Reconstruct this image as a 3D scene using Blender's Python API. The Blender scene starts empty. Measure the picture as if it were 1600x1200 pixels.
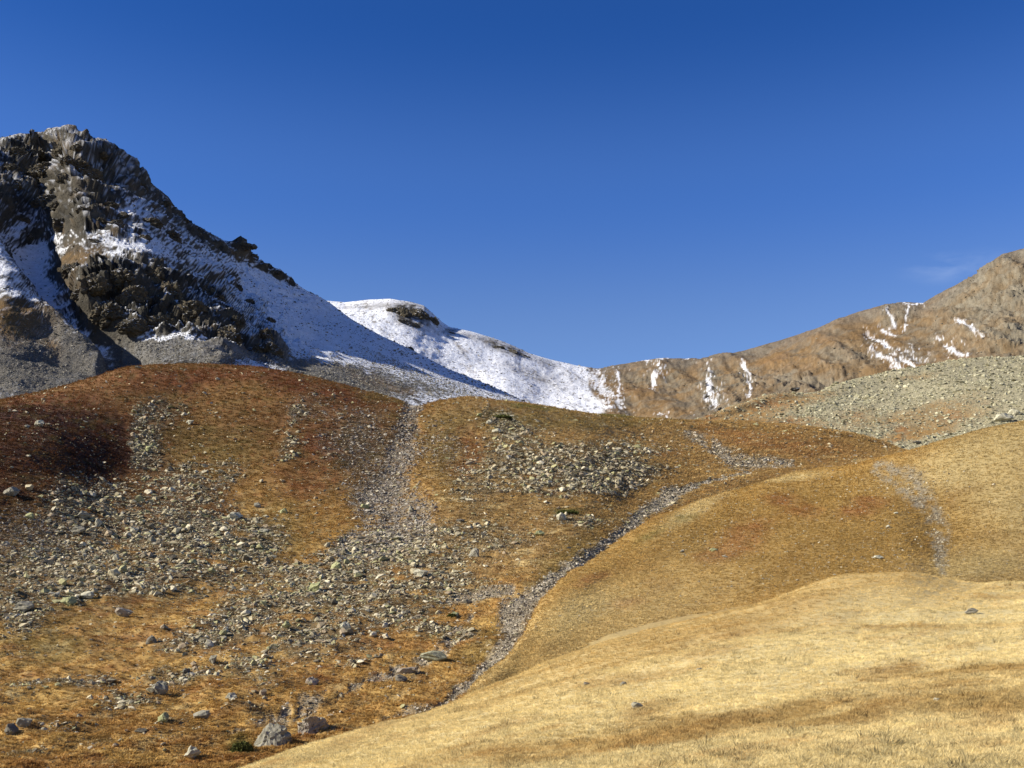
import bpy, bmesh, math, random, time
import numpy as np
from mathutils import Vector, Euler

T0 = time.time()
random.seed(7)
RNG = np.random.default_rng(11)
scene = bpy.context.scene
COL = scene.collection

# ------------------------------------------------------------------ camera, sky, sun, exposure
FPX = 1690.0
PITCH = math.radians(11.0)
CAM_Z = 1.7
cam_d = bpy.data.cameras.new("camera")
cam_d.sensor_width = 36.0
cam_d.lens = 36.0 * FPX / 1600.0
cam_d.clip_start = 0.1
cam_d.clip_end = 20000.0
cam = bpy.data.objects.new("camera", cam_d)
cam.location = (0, 0, CAM_Z)
cam.rotation_euler = (math.pi / 2 + PITCH, 0, 0)
COL.objects.link(cam)
scene.camera = cam

SUN_ELEV = math.radians(30.0)
SUN_AZ = math.radians(-101.0)          # clockwise from +Y; the sun stands left and a little behind the camera
world = bpy.data.worlds.new("World")
scene.world = world
world.use_nodes = True
wn, wl = world.node_tree.nodes, world.node_tree.links
wn.clear()
wo = wn.new("ShaderNodeOutputWorld")
bg = wn.new("ShaderNodeBackground")
sky = wn.new("ShaderNodeTexSky")
sky.sky_type = 'NISHITA'
sky.sun_disc = False
sky.sun_elevation = SUN_ELEV
sky.sun_rotation = SUN_AZ % (2 * math.pi)
sky.altitude = 2600
sky.air_density = 1.0
sky.dust_density = 0.0
sky.ozone_density = 4.0
bg.inputs["Strength"].default_value = 0.15
# a deeper blue, as in high thin air
wtc = wn.new("ShaderNodeTexCoord")
wsep = wn.new("ShaderNodeSeparateXYZ")
wl.new(wtc.outputs["Generated"], wsep.inputs[0])
tint = wn.new("ShaderNodeValToRGB")
tint.color_ramp.interpolation = 'EASE'
te = tint.color_ramp.elements
te[0].position, te[0].color = 0.0, (0.66, 0.62, 0.58, 1)
te[1].position, te[1].color = 0.62, (0.070, 0.215, 0.46, 1)
for pos, c in ((0.22, (0.49, 0.515, 0.60, 1)), (0.36, (0.285, 0.435, 0.665, 1)), (0.50, (0.125, 0.31, 0.575, 1))):
    te.new(pos).color = c
wl.new(wsep.outputs[2], tint.inputs[0])
hsv = wn.new("ShaderNodeMix"); hsv.data_type = 'RGBA'; hsv.blend_type = 'MULTIPLY'
hsv.inputs["Factor"].default_value = 1.0
wl.new(sky.outputs[0], hsv.inputs["A"])
wl.new(tint.outputs[0], hsv.inputs["B"])
# one faint wisp of cloud over the right-hand ridge
wdir = Vector(((1495 - 800) / FPX, 1.0, 0.0)); _y = (600 - 416) / FPX
wdir = Vector((wdir.x, math.cos(PITCH) - _y * math.sin(PITCH), math.sin(PITCH) + _y * math.cos(PITCH))).normalized()
wm = wn.new("ShaderNodeMapping"); wm.vector_type = 'POINT'
wm.inputs["Location"].default_value = -wdir
wl.new(wtc.outputs["Generated"], wm.inputs["Vector"])
wsc = wn.new("ShaderNodeVectorMath"); wsc.operation = 'MULTIPLY'; wsc.inputs[1].default_value = (17, 17, 55)
wl.new(wm.outputs[0], wsc.inputs[0])
wln = wn.new("ShaderNodeVectorMath"); wln.operation = 'LENGTH'
wl.new(wsc.outputs[0], wln.inputs[0])
wno = wn.new("ShaderNodeTexNoise"); wno.inputs["Scale"].default_value = 1.6; wno.inputs["Detail"].default_value = 6
wl.new(wsc.outputs[0], wno.inputs["Vector"])
wr = wn.new("ShaderNodeMapRange"); wr.inputs["From Min"].default_value = 1.0; wr.inputs["From Max"].default_value = 0.0
wr.interpolation_type = 'SMOOTHSTEP'
wl.new(wln.outputs["Value"], wr.inputs["Value"])
wr2 = wn.new("ShaderNodeMapRange"); wr2.inputs["From Min"].default_value = 0.42; wr2.inputs["From Max"].default_value = 0.75
wl.new(wno.outputs[0], wr2.inputs["Value"])
wmul = wn.new("ShaderNodeMath"); wmul.operation = 'MULTIPLY'
wl.new(wr.outputs[0], wmul.inputs[0]); wl.new(wr2.outputs[0], wmul.inputs[1])
wmul2 = wn.new("ShaderNodeMath"); wmul2.operation = 'MULTIPLY'; wmul2.inputs[1].default_value = 0.12
wl.new(wmul.outputs[0], wmul2.inputs[0])
wcl = wn.new("ShaderNodeMix"); wcl.data_type = 'RGBA'
wl.new(wmul2.outputs[0], wcl.inputs["Factor"])
wl.new(hsv.outputs["Result"], wcl.inputs["A"])
wcl.inputs["B"].default_value = (4.2, 4.6, 5.2, 1)
wl.new(wcl.outputs["Result"], bg.inputs["Color"])
wl.new(bg.outputs[0], wo.inputs["Surface"])

sun_d = bpy.data.lights.new("sun", 'SUN')
sun_d.energy = 5.0
sun_d.angle = math.radians(0.5)
sun_d.color = (1.0, 0.93, 0.80)
sun = bpy.data.objects.new("sun", sun_d)
sdir = Vector((math.sin(SUN_AZ) * math.cos(SUN_ELEV), math.cos(SUN_AZ) * math.cos(SUN_ELEV), math.sin(SUN_ELEV)))
sun.rotation_euler = sdir.to_track_quat('Z', 'Y').to_euler()
sun.location = (-30, -20, 60)
COL.objects.link(sun)

scene.view_settings.view_transform = 'Standard'
scene.view_settings.look = 'None'
scene.view_settings.gamma = 1.0
scene.view_settings.use_curve_mapping = False
scene.view_settings.exposure = 0.75
scene.cycles.max_bounces = 4
scene.cycles.diffuse_bounces = 2


# ------------------------------------------------------------------ numeric helpers
def unproject(u, v, d):
    """the point at forward distance d that the photograph shows at pixel (u, v)"""
    x = (u - 800.0) / FPX
    y = (600.0 - v) / FPX
    f = math.cos(PITCH) - y * math.sin(PITCH)
    z = math.sin(PITCH) + y * math.cos(PITCH)
    return np.stack([x * d / f, d + 0 * u, CAM_Z + z * d / f], axis=-1)


_perm = np.random.default_rng(5).permutation(256).astype(np.int64)
_perm = np.concatenate([_perm, _perm, _perm])
_g = np.random.default_rng(6).normal(size=(256, 3))
_g /= np.linalg.norm(_g, axis=1)[:, None]
_g = _g.astype(np.float32)


def perlin(P, seed=0):
    sh = P.shape[:-1]
    P = P.reshape(-1, 3)
    out = np.empty(len(P), np.float32)
    for s in range(0, len(P), 200000):
        p = P[s:s + 200000] + seed * 17.31
        i = np.floor(p).astype(np.int64)
        f = (p - i).astype(np.float32)
        i &= 255
        w = f * f * f * (f * (f * 6 - 15) + 10)
        acc = 0
        for dx in (0, 1):
            wx = w[:, 0] if dx else 1 - w[:, 0]
            hx = _perm[(i[:, 0] + dx) & 255]
            for dy in (0, 1):
                wy = w[:, 1] if dy else 1 - w[:, 1]
                hy = _perm[hx + ((i[:, 1] + dy) & 255)]
                for dz in (0, 1):
                    wz = w[:, 2] if dz else 1 - w[:, 2]
                    g = _g[_perm[hy + ((i[:, 2] + dz) & 255)]]
                    dot = g[:, 0] * (f[:, 0] - dx) + g[:, 1] * (f[:, 1] - dy) + g[:, 2] * (f[:, 2] - dz)
                    acc = acc + wx * wy * wz * dot
        out[s:s + 200000] = acc
    return out.reshape(sh) * 1.6


def fbm(P, scale, octs=4, seed=0, gain=0.5):
    a, s, r, n = 1.0, 1.0 / scale, 0.0, 0.0
    for k in range(octs):
        r = r + a * perlin(P * s, seed + k * 3)
        n += a
        a *= gain
        s *= 2.03
    return r / n


def ridged(P, scale, octs=4, seed=0, gain=0.55):
    a, s, r, n = 1.0, 1.0 / scale, 0.0, 0.0
    for k in range(octs):
        r = r + a * (1 - 2 * np.abs(perlin(P * s, seed + k * 3)))
        n += a
        a *= gain
        s *= 2.1
    return r / n


def facets(P, scale, seed=0, tilt=0.9):
    """blocky noise: each cell is one tilted plane, cells break off against each other"""
    sh = P.shape[:-1]
    Q = (P.reshape(-1, 3) / scale + seed * 11.7)
    out = np.empty(len(Q), np.float32)
    rg = np.random.default_rng(seed + 900)
    jit = rg.random((256, 3)).astype(np.float32)
    tl = rg.normal(size=(256, 3)).astype(np.float32) * tilt
    hh = rg.uniform(-0.5, 0.5, 256).astype(np.float32)
    for s0 in range(0, len(Q), 200000):
        q = Q[s0:s0 + 200000]
        i = np.floor(q).astype(np.int64)
        f = (q - i).astype(np.float32)
        best = np.full(len(q), 9.0, np.float32)
        val = np.zeros(len(q), np.float32)
        for dx in (-1, 0, 1):
            hx = _perm[(i[:, 0] + dx) & 255]
            for dy in (-1, 0, 1):
                hy = _perm[hx + ((i[:, 1] + dy) & 255)]
                for dz in (-1, 0, 1):
                    k = _perm[hy + ((i[:, 2] + dz) & 255)]
                    d = np.array([dx, dy, dz], np.float32) + jit[k] - f
                    dd = (d * d).sum(1)
                    m_ = dd < best
                    best = np.where(m_, dd, best)
                    val = np.where(m_, hh[k] - (tl[k] * d).sum(1), val)
        out[s0:s0 + 200000] = val
    return out.reshape(sh)


def px(U, V, su, sv=None):
    """lattice for noise that varies along the slope and up it at its own scales"""
    return np.stack([U / su, V / (sv or su), 0 * U], axis=-1)


def sstep(a, b, x):
    t = np.clip((x - a) / (b - a), 0, 1)
    return t * t * (3 - 2 * t)


def mix(a, b, m):
    return a + (b - a) * m[..., None]


def blob(U, V, cu, cv, ru, rv, rot=0.0, k=1.0):
    c, s = math.cos(math.radians(rot)), math.sin(math.radians(rot))
    du, dv = U - cu, V - cv
    a = (du * c - dv * s) / ru
    b = (du * s + dv * c) / rv
    return k * np.exp(-(a * a + b * b) ** 1.5 * 0.8)


def blobs(U, V, items):
    m = np.zeros_like(U)
    for it in items:
        m = 1 - (1 - m) * (1 - np.clip(blob(U, V, *it), 0, 1))
    return m


def band(U, V, pts, soft=0.5):
    """1 inside a line of changing half-width [(u, v, w)...], 0 away from it"""
    best = np.full(U.shape, 9.0)
    for (u0, v0, w0), (u1, v1, w1) in zip(pts[:-1], pts[1:]):
        du, dv = u1 - u0, v1 - v0
        t = np.clip(((U - u0) * du + (V - v0) * dv) / (du * du + dv * dv), 0, 1)
        dist = np.hypot(U - u0 - t * du, V - v0 - t * dv) / (w0 + t * (w1 - w0))
        best = np.minimum(best, dist)
    return 1 - sstep(1 - soft, 1 + soft, best)


def pchip(xk, Y, x):
    """monotone cubic through Y[k] (any trailing shape) at knots xk, sampled at x"""
    xk = np.asarray(xk, float)
    Y = np.asarray(Y, float)
    h = np.diff(xk).reshape(-1, *([1] * (Y.ndim - 1)))
    dl = np.diff(Y, axis=0) / h
    m = np.zeros_like(Y)
    if len(xk) > 2:
        w1 = 2 * h[1:] + h[:-1]
        w2 = h[1:] + 2 * h[:-1]
        same = dl[:-1] * dl[1:] > 0
        with np.errstate(all='ignore'):
            hm = (w1 + w2) / (w1 / dl[:-1] + w2 / dl[1:])
        m[1:-1] = np.where(same, hm, 0)
    m[0], m[-1] = dl[0], dl[-1]
    i = np.clip(np.searchsorted(xk, x, side='right') - 1, 0, len(xk) - 2)
    H = (xk[i + 1] - xk[i])
    t = ((x - xk[i]) / H)
    sh = (-1, *([1] * (Y.ndim - 1)))
    t = t.reshape(sh)
    H = H.reshape(sh)
    y0, y1, m0, m1 = Y[i], Y[i + 1], m[i], m[i + 1]
    return ((1 + 2 * t) * (1 - t) ** 2 * y0 + t * (1 - t) ** 2 * H * m0
            + t * t * (3 - 2 * t) * y1 + t * t * (t - 1) * H * m1)


def grid_normals(P):
    du = np.gradient(P, axis=1)
    dv = np.gradient(P, axis=0)
    n = np.cross(du, dv)
    n /= np.linalg.norm(n, axis=-1)[..., None] + 1e-12
    n[n[..., 2] < 0] *= -1
    return n


def lin(r, g, b):
    """an sRGB colour (0-255) as linear values"""
    c = np.array([r, g, b]) / 255.0
    return np.where(c <= 0.04045, c / 12.92, ((c + 0.055) / 1.055) ** 2.4)


# ------------------------------------------------------------------ object helpers
def tag(o, label=None, cat=None, group=None, kind=None):
    if label: o['label'] = label
    if cat: o['category'] = cat
    if group: o['group'] = group
    if kind: o['kind'] = kind
    return o


def mesh_np(name, verts, quads, cols=None, smooth=True):
    me = bpy.data.meshes.new(name)
    nv, nf = len(verts), len(quads)
    k = quads.shape[1]
    me.vertices.add(nv)
    me.vertices.foreach_set("co", verts.astype(np.float32).ravel())
    me.loops.add(nf * k)
    me.loops.foreach_set("vertex_index", quads.astype(np.int32).ravel())
    me.polygons.add(nf)
    me.polygons.foreach_set("loop_start", (np.arange(nf) * k).astype(np.int32))
    me.polygons.foreach_set("use_smooth", np.full(nf, smooth))
    me.update(calc_edges=True)
    if cols is not None:
        a = me.color_attributes.new("cover", 'FLOAT_COLOR', 'POINT')
        c4 = np.ones((nv, 4), np.float32)
        c4[:, :cols.shape[1]] = cols
        a.data.foreach_set("color", c4.ravel())
    return me


def nodes_of(name):
    m = bpy.data.materials.new(name)
    m.use_nodes = True
    nt = m.node_tree
    nt.nodes.clear()
    out = nt.nodes.new("ShaderNodeOutputMaterial")
    b = nt.nodes.new("ShaderNodeBsdfPrincipled")
    b.inputs["Specular IOR Level"].default_value = 0.15
    b.inputs["Roughness"].default_value = 0.9
    nt.links.new(b.outputs[0], out.inputs["Surface"])
    return m, nt, b


def noise_node(nt, scale, detail=4.0, rough=0.6, kind="ShaderNodeTexNoise"):
    tc = nt.nodes.new("ShaderNodeTexCoord")
    n = nt.nodes.new(kind)
    n.inputs["Scale"].default_value = scale
    if kind == "ShaderNodeTexNoise":
        n.inputs["Detail"].default_value = detail
        n.inputs["Roughness"].default_value = rough
    nt.links.new(tc.outputs["Object"], n.inputs["Vector"])
    return n


def map_range(nt, src, a, b, c, d):
    n = nt.nodes.new("ShaderNodeMapRange")
    n.inputs["From Min"].default_value = a
    n.inputs["From Max"].default_value = b
    n.inputs["To Min"].default_value = c
    n.inputs["To Max"].default_value = d
    nt.links.new(src, n.inputs["Value"])
    return n.outputs[0]


def vmul(nt, col, fac):
    n = nt.nodes.new("ShaderNodeVectorMath")
    n.operation = 'SCALE'
    nt.links.new(col, n.inputs[0])
    nt.links.new(fac, n.inputs["Scale"])
    return n.outputs[0]


def terrain_material(name, s1, s2, bump_dist, bump_scale, contrast=0.35, instancer=False, bump=0.8, attr="cover"):
    """cover colour laid on the ground, broken up by two grains of noise and a rough bump"""
    m, nt, b = nodes_of(name)
    at = nt.nodes.new("ShaderNodeAttribute")
    at.attribute_name = attr
    if instancer:
        at.attribute_type = 'INSTANCER'
    n1 = noise_node(nt, s1, 5, 0.65)
    n2 = noise_node(nt, s2, 4, 0.7)
    f1 = map_range(nt, n1.outputs[0], 0.25, 0.75, 1 - contrast, 1 + contrast)
    f2 = map_range(nt, n2.outputs[0], 0.25, 0.75, 1 - contrast, 1 + contrast)
    c = vmul(nt, vmul(nt, at.outputs["Color"], f1), f2)
    nt.links.new(c, b.inputs["Base Color"])
    nb = noise_node(nt, bump_scale, 6, 0.7)
    bp = nt.nodes.new("ShaderNodeBump")
    bp.inputs["Distance"].default_value = bump_dist
    bp.inputs["Strength"].default_value = bump
    nt.links.new(nb.outputs[0], bp.inputs["Height"])
    nt.links.new(bp.outputs[0], b.inputs["Normal"])
    return m


class Sheet:
    """a landform given by contour lines, near foot to far foot: each contour is [(u, v, distance)...]"""

    def __init__(self, us, contours, step=1.7, jag=None):
        us = np.asarray(us, float)
        K = len(contours)
        Vc = np.empty((K, len(us)))
        Lc = np.empty((K, len(us)))
        for k, c in enumerate(contours):
            c = np.array(c, float)
            if jag is not None and k == jag:
                Vc[k] = np.interp(us, c[:, 0], c[:, 1])
                Lc[k] = pchip(c[:, 0], np.log(c[:, 2]), np.clip(us, c[0, 0], c[-1, 0]))
            else:
                Vc[k] = pchip(c[:, 0], c[:, 1], np.clip(us, c[0, 0], c[-1, 0]))
                Lc[k] = pchip(c[:, 0], np.log(c[:, 2]), np.clip(us, c[0, 0], c[-1, 0]))
        seg = np.hypot(np.diff(Vc, axis=0).mean(1), 120 * np.diff(Lc, axis=0).mean(1))
        xk = np.concatenate([[0], np.cumsum(seg)])
        n = int(xk[-1] / step) + 2
        x = np.linspace(0, xk[-1], n)
        self.V = pchip(xk, Vc, x)
        self.D = np.exp(pchip(xk, Lc, x))
        self.U = np.broadcast_to(us, self.V.shape).copy()
        self.T = np.interp(x, xk, np.arange(K))[:, None] + 0 * self.V      # contour index
        self.P = unproject(self.U, self.V, self.D)
        self.N = grid_normals(self.P)
        self.px = self.D / FPX                                           # metres per photograph pixel

    def lift(self, h, along='z'):
        if along == 'z':
            self.P[..., 2] += h
        else:
            self.P += self.N * h[..., None]

    def build(self, name, colour, mat, label, j0=0, j1=None):
        P = self.P[:, j0:j1]
        C = colour[:, j0:j1]
        nr, nc = P.shape[:2]
        idx = np.arange(nr * nc).reshape(nr, nc)
        q = np.stack([idx[:-1, :-1], idx[:-1, 1:], idx[1:, 1:], idx[1:, :-1]], -1).reshape(-1, 4)
        me = mesh_np(name, P.reshape(-1, 3), q, np.clip(C, 0, 1).reshape(-1, C.shape[-1]))
        me.materials.append(mat)
        o = bpy.data.objects.new(name, me)
        COL.objects.link(o)
        tag(o, label, kind='structure')
        return o

    def sample(self, n, weight, rng=RNG):
        """n points on the sheet, as dicts of position, normal and pixel size"""
        w = np.clip(weight[:-1, :-1], 0, None)
        w = (w * (self.U[:-1, 1:] - self.U[:-1, :-1])).ravel()
        cw = np.cumsum(w)
        k = np.searchsorted(cw, rng.random(n) * cw[-1])
        k = np.clip(k, 0, len(w) - 1)
        nc = self.U.shape[1] - 1
        i, j = k // nc, k % nc
        a, b = rng.random(n)[:, None], rng.random(n)[:, None]
        P = (self.P[i, j] * (1 - a) * (1 - b) + self.P[i, j + 1] * a * (1 - b)
             + self.P[i + 1, j] * (1 - a) * b + self.P[i + 1, j + 1] * a * b)
        return dict(P=P, i=i, j=j, N=self.N[i, j], px=self.px[i, j], U=self.U[i, j], V=self.V[i, j])

    def at(self, u, v):
        """the point on the sheet the photograph shows at (u, v), nearest face first"""
        j = int(np.argmin(np.abs(self.U[0] - u)))
        x = (self.P[:, j, 0]); y = self.P[:, j, 1]; z = self.P[:, j, 2] - CAM_Z
        fz = y * math.cos(PITCH) + z * math.sin(PITCH)
        up = -y * math.sin(PITCH) + z * math.cos(PITCH)
        vv = 600 - FPX * up / fz
        c = np.where((vv[:-1] >= v) & (vv[1:] < v))[0]
        i = int(c[0]) if len(c) else int(np.argmin(np.abs(vv - v)))
        return self.P[i, j], self.N[i, j], self.px[i, j]


def columns(u0, u1, fine, lo=0, hi=1600, coarse=14):
    a = np.arange(u0, max(u0, lo - 20), coarse)
    b = np.arange(max(u0, lo - 20), min(u1, hi + 20), fine)
    c = np.arange(min(u1, hi + 20), u1 + coarse, coarse)
    return np.concatenate([a, b, c])


# ------------------------------------------------------------------ crest lines traced off the place
C0 = [(-300, 1330), (0, 1290), (200, 1245), (330, 1215), (400, 1199), (480, 1172), (560, 1148), (640, 1126), (700, 1107), (800, 1066),
      (880, 1030), (950, 1003), (1020, 985), (1100, 966), (1165, 950), (1225, 931), (1280, 912), (1330, 901), (1400, 899), (1500, 908), (1600, 914), (1900, 905)]
C1 = [(560, 1180), (700, 1118), (745, 1068), (790, 1032), (818, 990), (842, 945), (875, 903), (930, 866), (975, 837), (1015, 813), (1060, 792), (1110, 777), (1160, 763), (1200, 749), (1250, 736), (1320, 727), (1400, 707), (1480, 686), (1540, 670), (1600, 657), (1700, 640), (1900, 610)]
C2 = [(-500, 660), (-200, 640), (0, 624), (80, 607), (150, 590), (200, 576), (260, 571), (330, 571), (400, 575), (450, 584), (500, 595), (560, 609),
      (620, 624), (655, 634), (690, 626), (730, 621), (780, 627), (830, 632), (900, 643), (960, 650), (1020, 657), (1060, 657), (1120, 655), (1180, 658), (1240, 664),
      (1300, 671), (1350, 682), (1400, 699), (1450, 715), (1600, 760), (1900, 800)]
C3 = [(980, 700), (1060, 672), (1095, 656), (1145, 634), (1206, 622), (1272, 613), (1310, 598), (1370, 588), (1438, 575), (1512, 562), (1600, 557), (1900, 520)]
C45 = [(380, 520), (450, 490), (505, 470), (540, 472), (575, 468), (610, 467), (640, 472), (662, 478), (690, 503), (702, 511), (740, 519), (780, 532),
       (800, 540), (830, 553), (860, 562), (900, 571), (935, 576), (970, 570), (1005, 565), (1040, 560), (1092, 562), (1110, 558), (1180, 545), (1250, 523),
       (1311, 498), (1381, 477), (1407, 473), (1442, 475), (1482, 453), (1534, 427), (1550, 410), (1565, 398), (1600, 391), (1680, 360), (1900, 330)]
C6 = [(-700, 330), (-300, 250), (-100, 226), (0, 218), (16, 214), (32, 210), (46, 211), (51, 207), (68, 209), (76, 202), (89, 200), (109, 202), (125, 211),
      (139, 220), (147, 218), (165, 218), (177, 227), (188, 236), (196, 245), (207, 253), (210, 263), (234, 282), (250, 296), (264, 308), (273, 323),
      (300, 349), (348, 376), (362, 380), (377, 379), (388, 396), (407, 411), (440, 433), (476, 453), (512, 472), (545, 498), (590, 522), (640, 545), (700, 576),
      (760, 600), (830, 632), (900, 665)]


def curve(c, off=0.0):
    return [(u, v + off) for u, v in c]


def with_d(c, ds, off=0.0):
    """crest polyline + distances given as [(u, d)...]"""
    du = np.array(ds, float)
    return [(u, v + off, float(np.interp(u, du[:, 0], du[:, 1]))) for u, v in c]


def yv(c, U):
    c = np.array(c, float)
    return np.interp(U, c[:, 0], c[:, 1])


# cover colours (linear albedo)
STRAW = np.array([0.71, 0.575, 0.28])
GOLD = np.array([0.42, 0.27, 0.085])
OCHRE = np.array([0.30, 0.17, 0.050])
OLIVE = np.array([0.20, 0.15, 0.045])
RUST = np.array([0.17, 0.060, 0.022])
DARKR = np.array([0.034, 0.014, 0.008])
HEATH = np.array([0.120, 0.062, 0.022])
SOIL = np.array([0.15, 0.115, 0.075])
STONE = np.array([0.34, 0.31, 0.24])
GRAVEL = np.array([0.30, 0.255, 0.180])
CRAG = np.array([0.088, 0.076, 0.055])
SNOW = np.array([0.82, 0.84, 0.88])
GREEN = np.array([0.07, 0.075, 0.018])

# ================================================================== NEAR MEADOW
us = columns(-300, 1900, 1.7)
d0c = [(-300, 16), (0, 20), (200, 26), (400, 34), (560, 42), (700, 52), (800, 58), (950, 66), (1100, 72), (1225, 80), (1325, 92), (1500, 98), (1600, 95), (1900, 80)]
meadow = Sheet(us, [
    [(-300, 2200, 3.0), (400, 1900, 3.0), (1000, 1750, 3.2), (1900, 1650, 3.4)],
    [(-300, 1600, 7.5), (0, 1500, 8), (400, 1370, 10), (800, 1280, 10.5), (1200, 1240, 10.5), (1600, 1215, 10.5), (1900, 1180, 11)],
    [(-300, 1420, 11), (0, 1360, 13), (400, 1250, 20), (800, 1160, 20), (1200, 1110, 19), (1600, 1065, 20), (1900, 1020, 21)],
    [(-300, 1355, 13.5), (0, 1310, 17), (400, 1210, 28), (800, 1100, 38), (1200, 1010, 38), (1600, 975, 40), (1900, 950, 40)],
    with_d(C0, d0c),
    with_d(C0, [(u, d * 1.12) for u, d in d0c], 6),
    with_d(C0, [(u, d * 1.5) for u, d in d0c], 90),
], step=1.8)
m = meadow
sw = np.stack([m.P[..., 0] * 0.45 + m.P[..., 1] * 0.12, m.P[..., 1] * 1.0 - m.P[..., 0] * 0.15, 0 * m.D], -1)
m.lift(0.55 * np.clip(m.D / 45, 0.10, 1.0) * fbm(sw, 11.0, 3, 3) + 0.05 * np.clip(m.D / 25, 0.4, 1) * fbm(m.P, 1.6, 3, 9) * (m.T > 0.3))
stre = fbm(px(m.U, m.V + 0.20 * m.U, 190, 20), 1.0, 4, 27)
m.lift(0.28 * stre * np.clip(m.D / 60, 0.05, 1.3) * (m.T > 0.8))
a = fbm(sw, 7.0, 4, 21)
b_ = fbm(px(m.U, m.V, 170, 45), 1.0, 4, 33)
c_ = fbm(sw, 1.6, 3, 25)
cover = mix(STRAW + 0 * m.P, GOLD, sstep(0.05, 0.5, a * 0.9 + 0.35 * b_ + 0.25 * c_) * 0.75)
pm = blobs(m.U + 30 * b_, m.V + 12 * a, [(980, 1068, 90, 11, 10), (1190, 975, 110, 16, 14), (1330, 960, 70, 9, 12), (1110, 1030, 60, 8, 12), (1400, 1050, 60, 12, 10),
                                         (1250, 940, 70, 6, 15), (900, 1000, 60, 12, 20), (1030, 945, 80, 12, 18), (1370, 1110, 60, 14, 15), (1000, 1120, 40, 14, 20),
                                         (560, 1155, 60, 8, 20), (1130, 1125, 50, 10, 10), (1550, 1130, 50, 12, 10), (780, 1140, 60, 6, 15)])
cover = mix(cover, OCHRE * 1.15, np.clip(pm * 0.42 * sstep(-0.5, 0.5, c_ + 0.4), 0, 1))
cover = mix(cover, OCHRE * 1.4, sstep(0.12, 0.5, 0.7 * stre + 0.7 * fbm(px(m.U, m.V + 0.20 * m.U, 80, 8), 1.0, 4, 29) + 0.45 * c_) * 0.34)
cover = mix(cover, STRAW * 1.12, sstep(-0.05, -0.4, stre) * 0.7)
edge = sstep(75, 0, m.V - yv(C0, m.U)) * sstep(500, 1100, m.U) * sstep(1620, 1450, m.U)
cover = mix(cover, GOLD * 1.1, edge * 0.6)
meadow_cover = 0.86 * cover * (1 + 0.16 * c_[..., None])
meadow_mat = terrain_material("straw_turf", 4.0, 30.0, 0.05, 14.0, 0.16)
meadow.build("meadow", meadow_cover, meadow_mat, "pale straw coloured meadow slope in the foreground with low swells")

# ================================================================== GRASSY HILL (right middle)
us = columns(540, 1950, 1.7)
d1c = [(560, 48), (700, 60), (745, 66), (800, 78), (835, 96), (870, 112), (930, 135), (985, 160), (1060, 190), (1170, 215), (1250, 235), (1400, 235), (1600, 235), (1900, 210)]
hill = Sheet(us, [
    [(560, 1260, 30), (700, 1200, 40), (800, 1160, 42), (950, 1100, 48), (1100, 1060, 55), (1250, 1010, 62), (1400, 990, 72), (1600, 1000, 74), (1900, 980, 66)],
    [(560, 1225, 38), (700, 1165, 47), (800, 1085, 58), (950, 990, 76), (1100, 950, 86), (1250, 915, 96), (1400, 890, 108), (1600, 905, 108), (1900, 890, 100)],
    [(560, 1200, 42), (700, 1140, 52), (800, 1060, 66), (880, 965, 84), (950, 915, 106), (1100, 860, 134), (1250, 820, 150), (1400, 812, 150), (1480, 830, 145), (1600, 800, 148), (1900, 780, 140)],
    with_d(C1, [(u, d * 0.90) for u, d in d1c], 15),
    with_d(C1, d1c),
    with_d(C1, [(u, d * 1.05) for u, d in d1c], 4),
    with_d(C1, [(u, d * 1.35) for u, d in d1c], 70),
], step=1.7)
h = hill
W = fbm(px(h.U, h.V, 60, 25), 1.0, 4, 41)
h.lift(0.9 * fbm(h.P, 26, 3, 44) + 0.16 * fbm(h.P, 4.0, 3, 46) + 0.05 * fbm(h.P, 1.2, 2, 48))
ZH = fbm(px(h.U, h.V, 14, 10), 1.0, 3, 43)
chan = sstep(-0.45, 0.25, ZH + 0.2 * W) * band(h.U + 8 * W + 16 * ZH, h.V + 6 * ZH, [(1380, 735, 14), (1425, 755, 22), (1455, 790, 13), (1470, 830, 14), (1468, 862, 12), (1475, 890, 5)])
h.lift(-0.35 * band(h.U, h.V, [(1430, 740, 40), (1460, 800, 36), (1468, 890, 30)], 0.9))
fine = fbm(h.P, 1.5, 3, 50)
cover = mix(GOLD * 1.02 + 0 * h.P, OCHRE, sstep(-0.1, 0.6, W + 0.4 * fine) * 0.7)
brown = blobs(h.U + 20 * W, h.V + 8 * W, [(1330, 840, 150, 60, 5), (1180, 850, 110, 50, 10), (1100, 830, 70, 40, 20), (1300, 770, 120, 28, 8), (1240, 900, 110, 18, 8)])
cover = mix(cover, OLIVE * 1.15 + np.array([0.04, 0.0, 0.0]), brown * 0.5)
red = blobs(h.U + 16 * W, h.V + 8 * W, [(1165, 830, 40, 14, 15), (1220, 783, 26, 9), (1345, 800, 35, 9, 10), (1140, 855, 50, 18, 20), (925, 905, 30, 5, 20), (980, 945, 30, 6, 10),
                                        (1360, 785, 30, 8), (1010, 800, 25, 8), (1120, 870, 30, 10), (1250, 800, 30, 10)])
cover = mix(cover, RUST * 1.6, np.clip(red * 0.62 * (0.7 + 0.8 * fine), 0, 1))
pale = blobs(h.U, h.V, [(1540, 880, 110, 30, 5), (1560, 700, 140, 40, 15), (1500, 740, 60, 20, 0), (1080, 800, 60, 12, 30), (900, 960, 70, 25, 30), (1230, 745, 60, 8, 5), (1600, 780, 90, 60)])
cover = mix(cover, STRAW * 0.82, pale * 0.62)
grn = blobs(h.U + 10 * W, h.V + 4 * W, [(1150, 757, 32, 6, 0), (1070, 810, 18, 6, 15), (1010, 838, 30, 5, 25)])
cover = mix(cover, GREEN * 1.5, np.clip(grn * (0.5 + 1.2 * fine), 0, 1) * 0.6)
gr1 = np.clip(chan * (0.75 + 1.2 * fine), 0, 0.9)
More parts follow.
